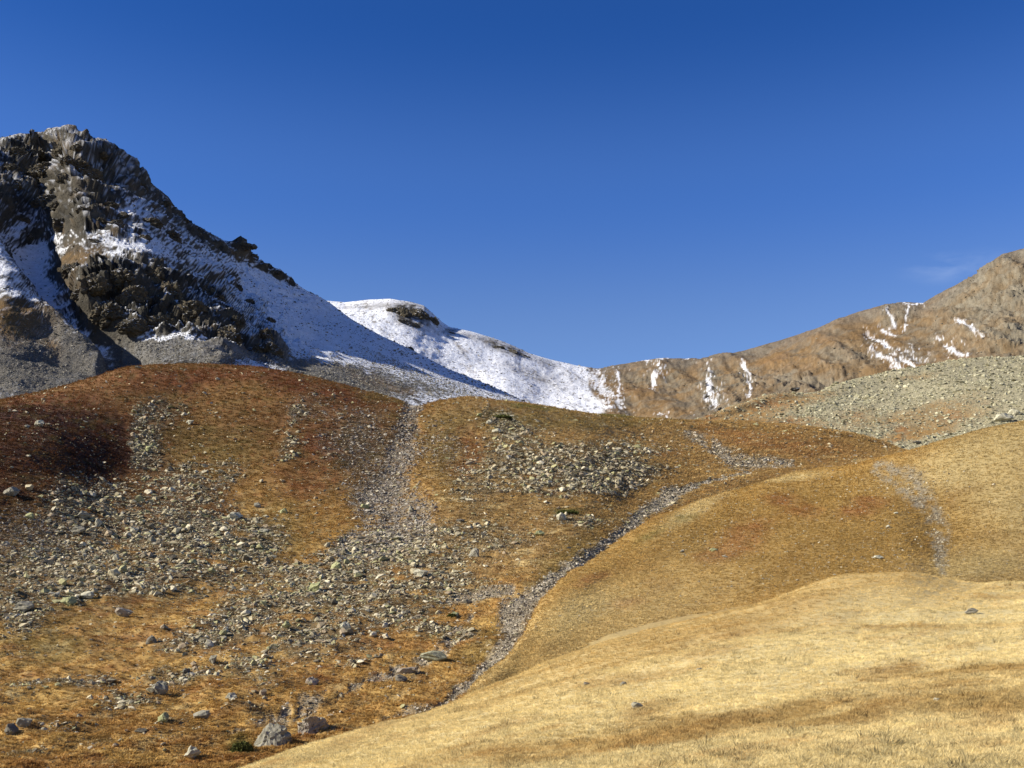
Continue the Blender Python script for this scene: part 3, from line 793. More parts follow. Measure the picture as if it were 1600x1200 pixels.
sl = blobs(U6, V6, [(60, 385, 40, 10, 10, .6), (100, 370, 30, 6, 8, .8), (215, 385, 45, 16, -12, .25), (200, 325, 50, 14, -20, .35), (170, 300, 30, 6, -10, .4), (20, 310, 40, 8, 0, .4), (220, 345, 40, 10, -30, .7),
                    (590, 550, 80, 16, -22, .7), (700, 595, 100, 14, -22, .8), (480, 545, 50, 14, -25, .8), (430, 450, 90, 26, -38, .75), (330, 420, 70, 24, -40, .5), (460, 500, 60, 30, -38, .9), (300, 535, 120, 5, 0, .5),
                    (120, 230, 8, 14, 0, .5), (15, 385, 40, 25, 0, .2), (395, 470, 30, 12, -30, .5), (60, 440, 30, 20, -20, .3), (560, 520, 60, 18, -25, .85), (640, 575, 60, 12, -22, .5)])
brk = fbm(p.P * np.array([1, 1, 1.8]), 9.0, 5, 173, 0.8)
brk2 = fbm(p.P, 3.6, 3, 177, 0.7)
reg = sstep(290, 350, p.V) * sstep(575, 540, p.V - 0.22 * np.clip(p.U - 300, 0, 900))
top_rock = sstep(34, 12, p.V - yv(C6, p.U)) * sstep(200, 250, p.U) * sstep(500, 420, p.U)
streak6 = fbm(px(p.U * 0.84 + p.V * 0.54, p.V * 0.84 - p.U * 0.54, 60, 6), 1.0, 4, 181, 0.7)
dust = fbm(px(p.U, p.V, 7, 4), 1.0, 4, 183, 0.8)
lower_right = sstep(430, 520, p.U) * sstep(520, 550, p.V - 0.25 * (p.U - 430))
bias = (-0.34 * np.clip(streak6 + 0.25, 0, 1) - 0.10) * lower_right + 0.26 * reg * (1 - crag) + 0.34 * sl + 0.22 * chute - 0.07 * crag - 0.62 * apron * (1 - 0.7 * sl) - 0.45 * np.clip(bz, 0, 1) - 0.28 * top_rock + 0.10 * reg - 0.14 * sstep(240, 150, p.U)
snow6 = sstep(0.84, 1.06, p.N[..., 2] + 0.42 * brk + 0.30 * brk2 + bias)
dusting = 0.5 * sstep(0.30, 0.62, 0.9 * dust + 0.5 * p.N[..., 2] + 0.5 * brk2 - 0.15 + 0.2 * sstep(360, 240, p.V)) * (1 - apron) * (1 - np.clip(bz, 0, 1) * 0.7)
snow6 = np.maximum(snow6, dusting)
light_dust = 0.25 * apron * sstep(585, 540, p.V - 0.1 * np.clip(p.U - 330, 0, 600)) * (0.5 + fine6) * (p.U > 190)
peak_cover = mix(0.9 * cover * (1 + 0.5 * fine6[..., None]), SNOW, np.clip(snow6 + light_dust, 0, 1))
peak_mat = terrain_material("crag_rock", 0.22, 1.0, 2.4, 0.35, 0.2, bump=1.0)
peak_o = peak.build("rocky_peak", peak_cover, peak_mat, "dark craggy peak dusted with snow, its scree slopes at the left")

# plain under everything, out to the horizon
gm = mesh_np("ground", np.array([[-9000, -4000, -40], [9000, -4000, -40], [9000, 14000, -40], [-9000, 14000, -40]], float), np.array([[0, 1, 2, 3]]),
             np.tile(OCHRE, (4, 1)))
gm.materials.append(side_mat)
g_o = bpy.data.objects.new("ground", gm)
COL.objects.link(g_o)
tag(g_o, "low valley ground reaching to the horizon under the hills", kind='structure')
print("terrain", round(time.time() - T0, 1), sum(len(o.data.polygons) for o in COL.objects if o.type == 'MESH') * 2)


# ================================================================== CRAGS standing out of the peak and the far ridge
def crag_mesh(seed, sub=5):
    bm = bmesh.new()
    bmesh.ops.create_icosphere(bm, subdivisions=sub, radius=1.0)
    V = np.array([v.co[:] for v in bm.verts])
    Q = V + seed * 3.7
    wv = Q + 0.25 * np.stack([fbm(Q, 0.7, 3, seed), fbm(Q, 0.7, 3, seed + 40), fbm(Q, 0.7, 3, seed + 80)], -1)
    r = 0.86 + 0.34 * facets(wv * np.array([1.1, 1.1, 0.8]), 1.0, seed, 0.55) + 0.20 * facets(wv, 0.45, seed + 9, 0.55)
    r += 0.08 * facets(wv, 0.2, seed + 19, 0.6) + 0.10 * fbm(Q, 0.3, 4, seed + 5)
    V = V * np.clip(r, 0.25, 1.6)[:, None]
    for v, c in zip(bm.verts, V):
        v.co = c
    for fc in bm.faces:
        fc.smooth = False
    me = bpy.data.meshes.new("crag")
    bm.to_mesh(me)
    bm.free()
    return me


def crag_material():
    m, nt, b = nodes_of("crag_face")
    geo = nt.nodes.new("ShaderNodeNewGeometry")
    sep = nt.nodes.new("ShaderNodeSeparateXYZ")
    nt.links.new(geo.outputs["True Normal"], sep.inputs[0])
    tc = nt.nodes.new("ShaderNodeNewGeometry")
    n1 = nt.nodes.new("ShaderNodeTexNoise"); n1.inputs["Scale"].default_value = 0.09; n1.inputs["Detail"].default_value = 6
    n2 = nt.nodes.new("ShaderNodeTexNoise"); n2.inputs["Scale"].default_value = 0.5; n2.inputs["Detail"].default_value = 6
    n2.inputs["Roughness"].default_value = 0.7
    nt.links.new(tc.outputs["Position"], n1.inputs["Vector"])
    nt.links.new(tc.outputs["Position"], n2.inputs["Vector"])
    r = nt.nodes.new("ShaderNodeValToRGB")
    e = r.color_ramp.elements
    e[0].position, e[0].color = 0.3, (0.040, 0.036, 0.028, 1)
    e[1].position, e[1].color = 0.7, (0.17, 0.125, 0.070, 1)
    k = e.new(0.5); k.color = (0.082, 0.071, 0.049, 1)
    nt.links.new(n2.outputs[0], r.inputs[0])
    sm = nt.nodes.new("ShaderNodeMath"); sm.operation = 'MULTIPLY_ADD'
    nt.links.new(n1.outputs[0], sm.inputs[0]); sm.inputs[1].default_value = 0.9
    nt.links.new(sep.outputs[2], sm.inputs[2])
    sf = map_range(nt, sm.outputs[0], 1.22, 1.36, 0.0, 1.0)
    mx = nt.nodes.new("ShaderNodeMix"); mx.data_type = 'RGBA'
    nt.links.new(sf, mx.inputs["Factor"])
    nt.links.new(r.outputs[0], mx.inputs["A"])
    mx.inputs["B"].default_value = (*SNOW, 1)
    nt.links.new(mx.outputs["Result"], b.inputs["Base Color"])
    bp = nt.nodes.new("ShaderNodeBump")
    bp.inputs["Distance"].default_value = 1.8
    nt.links.new(n2.outputs[0], bp.inputs["Height"])
    nt.links.new(bp.outputs[0], b.inputs["Normal"])
    return m


crag_mat = crag_material()
crag_meshes = [crag_mesh(k + 1) for k in range(7)]
for me in crag_meshes:
    me.materials.append(crag_mat)


def add_crag(sheet, parent, u, v, w, h, depth=None, k=0, rz=None, sink=0.22, name="crag"):
    """a rock tower about w x h photograph pixels, set into the slope at (u, v) (its centre)"""
    P, N, s_ = sheet.at(u, v)
    o = bpy.data.objects.new(name, crag_meshes[k % len(crag_meshes)])
    COL.objects.link(o)
    dw, dh = w * s_ / 2, h * s_ / 2
    o.scale = (dw * 0.95, (depth or min(dw, dh)) , dh * 0.95) if depth is None else (dw, depth, dh)
    o.location = Vector(P) + Vector(N) * (-sink * min(dw, dh))
    o.rotation_euler = (random.uniform(-.15, .15), random.uniform(-.2, .2), rz if rz is not None else random.uniform(-.5, .5))
    o.parent = parent
    return o


crag_list = [(412, 548, 56, 52), (405, 520, 26, 30), (352, 528, 46, 44), (358, 500, 34, 30), (316, 522, 20, 30), (376, 384, 24, 14), (394, 400, 20, 12), (425, 424, 26, 8),
             (170, 490, 60, 46), (215, 470, 60, 60), (150, 440, 50, 40), (190, 430, 46, 40), (240, 430, 46, 50), (265, 460, 50, 60), (290, 490, 60, 50), (250, 500, 70, 40), (215, 508, 50, 30),
             (325, 455, 30, 40), (298, 478, 36, 36), (340, 430, 26, 20), (345, 465, 16, 20), (230, 350, 44, 28), (265, 370, 40, 34), (180, 350, 30, 20), (100, 350, 40, 26),
             (95, 235, 40, 44), (60, 232, 40, 30), (20, 240, 40, 28), (80, 265, 40, 34), (130, 262, 50, 44), (150, 275, 40, 34), (160, 240, 26, 20), (50, 275, 46, 36), (20, 290, 40, 30),
             (220, 290, 28, 20), (165, 320, 44, 22), (135, 325, 32, 20), (75, 315, 50, 40), (40, 345, 30, 20), (12, 262, 30, 20), (110, 420, 40, 30), (125, 460, 34, 26), (255, 320, 22, 16),
             (108, 248, 26, 22), (98, 276, 24, 24), (124, 300, 24, 22), (104, 318, 22, 18), (142, 286, 24, 20), (88, 298, 20, 20), (118, 228, 24, 16), (155, 345, 26, 16), (190, 335, 24, 14), (225, 372, 26, 16), (150, 375, 26, 14),
             (280, 345, 24, 14), (305, 362, 20, 12), (50, 370, 20, 14), (386, 470, 22, 22), (370, 450, 20, 16), (420, 500, 24, 16)]
for k, (u, v, w, hh) in enumerate(crag_list):
    add_crag(peak, peak_o, u, v, w, hh, k=k)
snow_o = bpy.data.objects["snowy_ridge"]
brown_o = bpy.data.objects["brown_ridge"]
for k, (u, v, w, hh) in enumerate([(628, 490, 36, 30), (655, 490, 34, 28), (642, 506, 36, 18), (675, 500, 24, 18), (612, 484, 20, 14), (780, 541, 24, 9), (800, 549, 22, 10), (822, 557, 14, 6), (641, 545, 12, 12), (705, 519, 12, 6)]):
    add_crag(far if (u, v) != (641, 545) else peak, snow_o if (u, v) != (641, 545) else peak_o, u, v, w, hh, k=k + 3)
for k, (u, v, w, hh) in enumerate([(1110, 574, 10, 10), (1104, 618, 20, 16), (1130, 638, 22, 10), (1245, 606, 22, 8)]):
    add_crag(far, brown_o, u, v, w, hh, k=k + 1, sink=0.6)


# ================================================================== STONES
def rock_mesh(seed, n=13, flat=1.0, name="stone"):
    rg = random.Random(seed)
    bm = bmesh.new()
    for _ in range(n):
        v = Vector((rg.gauss(0, 1), rg.gauss(0, 1), rg.gauss(0, 1))).normalized() * rg.uniform(0.8, 1.05)
        v.x *= rg.choice((1.0, 1.0, 1.15)); v.z *= flat
        bm.verts.new(v)
    r = bmesh.ops.convex_hull(bm, input=bm.verts)
    loose = [v for v in bm.verts if not v.link_faces]
    bmesh.ops.delete(bm, geom=loose, context='VERTS')
    me = bpy.data.meshes.new(name)
    bm.to_mesh(me)
    bm.free()
    return me


def stone_material(name, instancer):
    m, nt, b = nodes_of(name)
    if instancer:
        at = nt.nodes.new("ShaderNodeAttribute")
        at.attribute_name = "tint"
        at.attribute_type = 'INSTANCER'
        base = at.outputs["Color"]
    else:
        at = nt.nodes.new("ShaderNodeObjectInfo")
        base = at.outputs["Color"]
    g = nt.nodes.new("ShaderNodeNewGeometry")
    n = nt.nodes.new("ShaderNodeTexNoise")
    n.inputs["Scale"].default_value = 3.0
    n.inputs["Detail"].default_value = 7
    n.inputs["Roughness"].default_value = 0.7
    nt.links.new(g.outputs["Position"], n.inputs["Vector"])
    c = vmul(nt, base, map_range(nt, n.outputs[0], 0.3, 0.7, 0.6, 1.35))
    # lichen
    n2 = nt.nodes.new("ShaderNodeTexNoise")
    n2.inputs["Scale"].default_value = 4.0
    n2.inputs["Detail"].default_value = 3
    nt.links.new(g.outputs["Position"], n2.inputs["Vector"])
    mx = nt.nodes.new("ShaderNodeMix"); mx.data_type = 'RGBA'
    nt.links.new(map_range(nt, n2.outputs[0], 0.56, 0.68, 0.0, 0.55), mx.inputs["Factor"])
    nt.links.new(c, mx.inputs["A"])
    mx.inputs["B"].default_value = (0.25, 0.235, 0.125, 1)
    nt.links.new(mx.outputs["Result"], b.inputs["Base Color"])
    bp = nt.nodes.new("ShaderNodeBump")
    bp.inputs["Distance"].default_value = 0.08
    bp.inputs["Strength"].default_value = 0.8
    nt.links.new(n.outputs[0], bp.inputs["Height"])
    nt.links.new(bp.outputs[0], b.inputs["Normal"])
    return m


st_mat_i = stone_material("scree_stone", True)
st_mat_o = stone_material("boulder_stone", False)


def source_collection(name, meshes):
    c = bpy.data.collections.new(name)
    for me in meshes:
        o = bpy.data.objects.new(me.name, me)
        c.objects.link(o)
    return c


stones_src = source_collection("stone_shapes", [rock_mesh(30 + k, 11, (0.55, 0.7, 0.85)[k % 3]) for k in range(12)])
for o in stones_src.objects:
    o.data.materials.append(st_mat_i)


def scatter(name, src, P, scale, rot, tint, label, cat=None, kind='stuff'):
    me = bpy.data.meshes.new(name)
    n = len(P)
    me.vertices.add(n)
    me.vertices.foreach_set("co", np.asarray(P, np.float32).ravel())
    for an, ty, key, arr in (("size", 'FLOAT_VECTOR', "vector", scale), ("turn", 'FLOAT_VECTOR', "vector", rot)):
        at = me.attributes.new(an, ty, 'POINT')
        at.data.foreach_set(key, np.asarray(arr, np.float32).ravel())
    at = me.attributes.new("tint", 'FLOAT_COLOR', 'POINT')
    c4 = np.ones((n, 4), np.float32); c4[:, :3] = np.clip(tint, 0, 1)
    at.data.foreach_set("color", c4.ravel())
    at = me.attributes.new("pick", 'INT', 'POINT')
    at.data.foreach_set("value", RNG.integers(0, len(src.objects), n).astype(np.int32))
    o = bpy.data.objects.new(name, me)
    COL.objects.link(o)
    ng = bpy.data.node_groups.new(name + "_scatter", 'GeometryNodeTree')
    ng.interface.new_socket("Geometry", in_out='INPUT', socket_type='NodeSocketGeometry')
    ng.interface.new_socket("Geometry", in_out='OUTPUT', socket_type='NodeSocketGeometry')
    N_, L_ = ng.nodes, ng.links
    gi, go = N_.new("NodeGroupInput"), N_.new("NodeGroupOutput")
    ci = N_.new("GeometryNodeCollectionInfo")
    ci.inputs["Collection"].default_value = src
    ci.inputs["Separate Children"].default_value = True
    ci.inputs["Reset Children"].default_value = True
    ip = N_.new("GeometryNodeInstanceOnPoints")
    ip.inputs["Pick Instance"].default_value = True

    def named(an, ty):
        a_ = N_.new("GeometryNodeInputNamedAttribute")
        a_.data_type = ty
        a_.inputs["Name"].default_value = an
        return a_.outputs[0]
    L_.new(gi.outputs[0], ip.inputs["Points"])
    L_.new(ci.outputs[0], ip.inputs["Instance"])
    L_.new(named("pick", 'INT'), ip.inputs["Instance Index"])
    er = N_.new("FunctionNodeEulerToRotation")
    L_.new(named("turn", 'FLOAT_VECTOR'), er.inputs[0])
    L_.new(er.outputs[0], ip.inputs["Rotation"])
    L_.new(named("size", 'FLOAT_VECTOR'), ip.inputs["Scale"])
    L_.new(ip.outputs[0], go.inputs[0])
    md = o.modifiers.new("scatter", 'NODES')
    md.node_group = ng
    tag(o, label, cat, kind=kind)
    return o


STONE_TINTS = np.array([[0.35, 0.300, 0.190], [0.26, 0.222, 0.145], [0.45, 0.39, 0.25], [0.16, 0.135, 0.092], [0.33, 0.305, 0.155], [0.31, 0.24, 0.155], [0.55, 0.485, 0.34]])


def tints(n, pal=STONE_TINTS, jit=0.15):
    k = RNG.integers(0, len(pal), n)
    return pal[k] * RNG.uniform(1 - jit, 1 + jit, (n, 1))


def stones(name, sheet, n, weight, lo, hi, power, label, pal=STONE_TINTS, cat="stones", bury=0.1, cap=None):
    """lo..hi: stone half-size in photograph pixels, most of them small"""
    q_ = sheet.sample(n, weight)
    r = lo * (1 - RNG.random(n) * (1 - (lo / hi) ** power)) ** (-1 / power)
    sz = r * q_['px']
    if cap: sz = np.minimum(sz, cap)
    scale = sz[:, None] * RNG.uniform(0.65, 1.3, (n, 3)) * np.array([1.1, 1.0, 0.8])
    rot = np.stack([RNG.normal(0, 0.35, n), RNG.normal(0, 0.35, n), RNG.uniform(0, 6.28, n)], -1)
    P_ = q_['P'] + np.array([0, 0, 1.0]) * (sz * bury)[:, None]
    return scatter(name, stones_src, P_, scale, rot, tints(n, pal), label, cat)


w = vis * (s.T < 7.05) * (s.U > -40) * (s.U < 1500) * (s.V < 1215)
clump = sstep(-0.35, 0.45, fbm(st, 3.4, 3, 201))
dens = np.clip(sd * (0.4 + 1.1 * scree) * (0.25 + 0.9 * clump), 0, 1)
stones("scree", side, 82000, w * dens ** 1.15, 0.65, 7.5, 1.6, "grey scree and rubble scattered thickly over the rocky hillside")
stones("loose_stones", side, 62000, w * (0.12 + 0.35 * sstep(0.05, 0.5, scree) + 0.25 * sstep(0.2, 0.7, fbm(s.P, 14, 3, 203))), 0.7, 5.0, 1.9, "single small stones lying in the heath between the scree fields")
gw = w * np.clip(bed * 1.3 + bed2 * 1.0, 0, 1)
stones("stream_gravel", side, 24000, gw, 0.8, 4.2, 1.7, "pale gravel and cobbles filling the dry stream bed", pal=np.array([[0.36, 0.305, 0.22], [0.25, 0.21, 0.15], [0.50, 0.435, 0.33], [0.15, 0.125, 0.09]]))
stones("gully_gravel", side, 20000, w * np.clip(gul + 0.45 * lobe, 0, 1), 0.7, 4.5, 1.8, "fine grey gravel in the gully running down from the notch", pal=np.array([[0.30, 0.26, 0.21], [0.24, 0.20, 0.165], [0.38, 0.34, 0.27]]))
hw = (h.T < 4.9) * (h.T > 0.9) * (h.U < 1640)
stones("hill_stones", hill, 7000, hw * (0.02 + 1.0 * chan + 0.10 * brown + 0.25 * blob(h.U, h.V, 1440, 755, 60, 22)), 0.7, 3.0, 2.0, "small grey stones along the dry channel of the grassy hill", pal=np.array([[0.36, 0.315, 0.225], [0.26, 0.225, 0.16], [0.44, 0.38, 0.26]]))
mw = (q.T < 4.05) * (q.U < 1640) * (q.T > 0.8)
stones("moraine_stones", mor, 24000, mw * np.clip(mor_stone, 0.12, 1), 0.9, 5.0, 1.9, "pale boulders and rubble covering the moraine slope", pal=np.array([[0.38, 0.355, 0.235], [0.30, 0.28, 0.18], [0.45, 0.42, 0.29], [0.20, 0.185, 0.12]]))
pw = (p.T < 3.4) * (p.U > -40) * (p.V < yv(C2, p.U) + 12) * np.clip(apron * (1 - crag), 0, 1) * (p.T > 0.8)
stones("talus", peak, 20000, pw, 0.7, 2.6, 2.2, "dark grey talus at the foot of the peak", pal=np.array([[0.24, 0.22, 0.18], [0.17, 0.155, 0.13], [0.30, 0.28, 0.24]]))
fw = (f.T < 4.0) * (f.U > 500) * (f.U < 1640) * (f.T > 0.9) * np.clip((f.U < 960) * (0.3 + rocky) + (f.U > 940) * rk, 0, 1)
stones("ridge_rocks", far, 5000, fw, 0.6, 2.4, 2.2, "rocks poking out of the snow and turf on the far ridges", pal=np.array([[0.17, 0.155, 0.125], [0.13, 0.12, 0.10], [0.26, 0.24, 0.19]]))
pw2 = (p.T < 6.0) * (p.U > -40) * (p.U < 860) * (p.V < yv(C2, p.U)) * (1 - apron)
stones("peak_rocks", peak, 9000, pw2, 0.6, 3.2, 2.0, "dark rocks poking out of the snow on the peak", pal=np.array([[0.13, 0.12, 0.095], [0.10, 0.09, 0.075], [0.19, 0.165, 0.12]]))


# ================================================================== GRASS
def tuft_mesh(seed, n, h_, spread, width, lean=0.4):
    rg = random.Random(seed)
    vs, fs = [], []
    for _ in range(n):
        a_ = rg.uniform(0, 6.283); r_ = spread * math.sqrt(rg.random())
        x, y = r_ * math.cos(a_), r_ * math.sin(a_)
        b_a = a_ + rg.uniform(-0.7, 0.7)
        ln = h_ * rg.uniform(0.55, 1.1)
        tx = x + math.cos(b_a) * lean * ln * rg.uniform(0.3, 1.6) + 0.25 * ln
        ty = y + math.sin(b_a) * lean * ln * rg.uniform(0.3, 1.6)
        fa = rg.uniform(0, 3.14)
        dx, dy = math.cos(fa) * width, math.sin(fa) * width
        mx_, my_ = x * 0.55 + tx * 0.45, y * 0.55 + ty * 0.45
        k = len(vs)
        vs += [(x - dx, y - dy, -0.05), (x + dx, y + dy, -0.05), (mx_ + dx * .8, my_ + dy * .8, ln * 0.6), (mx_ - dx * .8, my_ - dy * .8, ln * 0.6), (tx, ty, ln * rg.uniform(0.75, 1.0))]
        fs += [(k, k + 1, k + 2, k + 3), (k + 3, k + 2, k + 4)]
    me = bpy.data.meshes.new("tuft")
    me.from_pydata(vs, [], fs)
    return me


def grass_material(name):
    m, nt, b = nodes_of(name)
    at = nt.nodes.new("ShaderNodeAttribute")
    at.attribute_name = "tint"
    at.attribute_type = 'INSTANCER'
    nt.links.new(at.outputs["Color"], b.inputs["Base Color"])
    tr = nt.nodes.new("ShaderNodeBsdfTranslucent")
    nt.links.new(at.outputs["Color"], tr.inputs["Color"])
    mx = nt.nodes.new("ShaderNodeMixShader")
    mx.inputs[0].default_value = 0.3
    out = [n for n in nt.nodes if n.type == 'OUTPUT_MATERIAL'][0]
    nt.links.new(b.outputs[0], mx.inputs[1])
    nt.links.new(tr.outputs[0], mx.inputs[2])
    nt.links.new(mx.outputs[0], out.inputs["Surface"])
    return m


grass_mat = grass_material("dry_grass_blades")
near_src = source_collection("near_tufts", [tuft_mesh(100 + k, 26, 1.0, 0.7, 0.030, 0.6) for k in range(6)])
far_src = source_collection("far_tufts", [tuft_mesh(140 + k, 14, 1.0, 0.8, 0.11, 0.6) for k in range(6)])
for c in (near_src, far_src):
    for o in c.objects:
        o.data.materials.append(grass_mat)


def tufts(name, sheet, n, weight, cover_, size_fn, src, label, jit=0.34, bright=1.0):
    q_ = sheet.sample(n, weight)
    sz = size_fn(q_) * RNG.uniform(0.6, 1.35, n)
    sc = np.stack([sz * RNG.uniform(0.9, 1.4, n), sz * RNG.uniform(0.9, 1.4, n), sz * RNG.uniform(0.5, 1.0, n)], -1)
    rot = np.stack([RNG.normal(0, 0.12, n), RNG.normal(0, 0.12, n), RNG.normal(0, 0.9, n) - 0.6], -1)
    t = cover_[q_['i'], q_['j']] * RNG.uniform(1 - jit, 1 + jit, (n, 1)) * bright
    return scatter(name, src, q_['P'], sc, rot, t, label, "grass")


mwt = (m.T > 1.0) * (m.T < 5.7) * (m.U > -60) * (m.U < 1660) * (m.V < 1290) * (m.V < 1320)
tufts("meadow_grass", meadow, 150000, mwt * (0.6 + 0.6 * sstep(20, 60, m.D)), meadow_cover, lambda q_: np.clip(2.0 * q_['px'] + 0.035, 0.05, 0.16), near_src,
      "dry straw coloured grass covering the foreground meadow", bright=1.2)
tufts("brown_tussocks", meadow, 3200, mwt * (0.25 + sstep(-0.1, 0.4, stre + 0.5 * b_)), 0.76 * meadow_cover, lambda q_: np.clip(4.0 * q_['px'] + 0.05, 0.10, 0.26), near_src,
      "darker brown tussocks dotted through the pale meadow grass", jit=0.4)
tufts("hill_grass", hill, 80000, hw * (1 - 0.9 * gr1), hill_cover * 1.15, lambda q_: np.clip(2.2 * q_['px'], 0.12, 0.34), far_src, "golden brown grass covering the hill beyond the meadow", bright=1.08)
tufts("heath_grass", side, 130000, w * (1 - 0.75 * dens) * (1 - np.clip(bed + bed2 + gul * 0.9, 0, 1) * 0.95), side_cover, lambda q_: np.clip(2.4 * q_['px'], 0.12, 0.42), far_src,
      "ochre grass and rust red heather on the rocky hillside", bright=1.08)

# ================================================================== BOULDERS, one by one
def boulder_mesh(seed, flat=0.7, n=15, cut=True):
    rg = random.Random(seed)
    bm = bmesh.new()
    for _ in range(n):
        v = Vector((rg.gauss(0, 1), rg.gauss(0, 1), rg.gauss(0, 1))).normalized() * rg.uniform(0.82, 1.05)
        v.z *= flat
        bm.verts.new(v)
    return finish_boulder(bm, seed, cut)


def finish_boulder(bm, seed, cut=True, amp=1.0):
    bmesh.ops.convex_hull(bm, input=bm.verts)
    bmesh.ops.delete(bm, geom=[v for v in bm.verts if not v.link_faces], context='VERTS')
    bmesh.ops.triangulate(bm, faces=bm.faces)
    bmesh.ops.subdivide_edges(bm, edges=bm.edges, cuts=3 if amp == 1.0 else 9, use_grid_fill=True)
    V_ = np.array([v.co[:] for v in bm.verts])
    d_ = amp * (0.06 * fbm(V_ + seed, 0.5, 3, seed) + 0.10 * facets(V_ + seed, 0.45, seed % 97, 0.8) + 0.04 * ridged(V_ + seed, 0.3, 2, seed + 3) + (0.0 if amp == 1.0 else 0.07) * facets(V_ * np.array([1.2, 1.2, .8]) + seed, 0.6, 8, 0.9) + (0.0 if amp == 1.0 else 0.022) * facets(V_ + seed, 0.16, 9, 0.9))
    for v, k in zip(bm.verts, d_):
        v.co += v.co.normalized() * float(k)
    me = bpy.data.meshes.new("boulder")
    bm.to_mesh(me)
    bm.free()
    me.materials.append(st_mat_o)
    return me


def hull_boulder(pts, seed, amp=1.0):
    bm = bmesh.new()
    for c in pts:
        bm.verts.new(c)
    return finish_boulder(bm, seed, True, amp)


b_meshes = [boulder_mesh(500 + k, (0.55, 0.8, 0.95, 0.65)[k % 4]) for k in range(12)]
small_meshes = [rock_mesh(700 + k, 16, (0.6, 0.8)[k % 2], "boulder") for k in range(10)]
for me in small_meshes:
    me.materials.append(st_mat_o)


def boulder(sheet, u, v, w_, h_, tint, label, group, k, meshes=b_meshes, rz=None, name="boulder", tilt=(0, 0), lift=0.35):
    P_, N_, s_ = sheet.at(u, v + h_ * 0.5)          # where its foot stands
    o = bpy.data.objects.new(name, meshes[k % len(meshes)])
    hw_, hh_ = w_ * s_ / 2, h_ * s_ / 2
    flatk = {0: .55, 1: .8, 2: .95, 3: .65}[k % 4] if meshes is b_meshes else (0.6, 0.8)[k % 2]
    o.scale = (hw_, (hw_ + hh_) / 2, hh_ / flatk * 1.15)
    o.location = (P_[0], P_[1] + hh_ * 0.3, P_[2] + hh_ * 0.75)
    if meshes is not b_meshes and meshes is not small_meshes:
        o.scale = (hw_ * 1.08, hw_, hh_ * 1.05)
        o.location = (P_[0], P_[1] + hh_ * 0.3, P_[2] + hh_ * 0.55)
    o.rotation_euler = (tilt[0], tilt[1], rz if rz is not None else random.uniform(0, 6.28) * 0)
    o.color = (*tint, 1)
    COL.objects.link(o)
    return tag(o, label, "boulder", group)


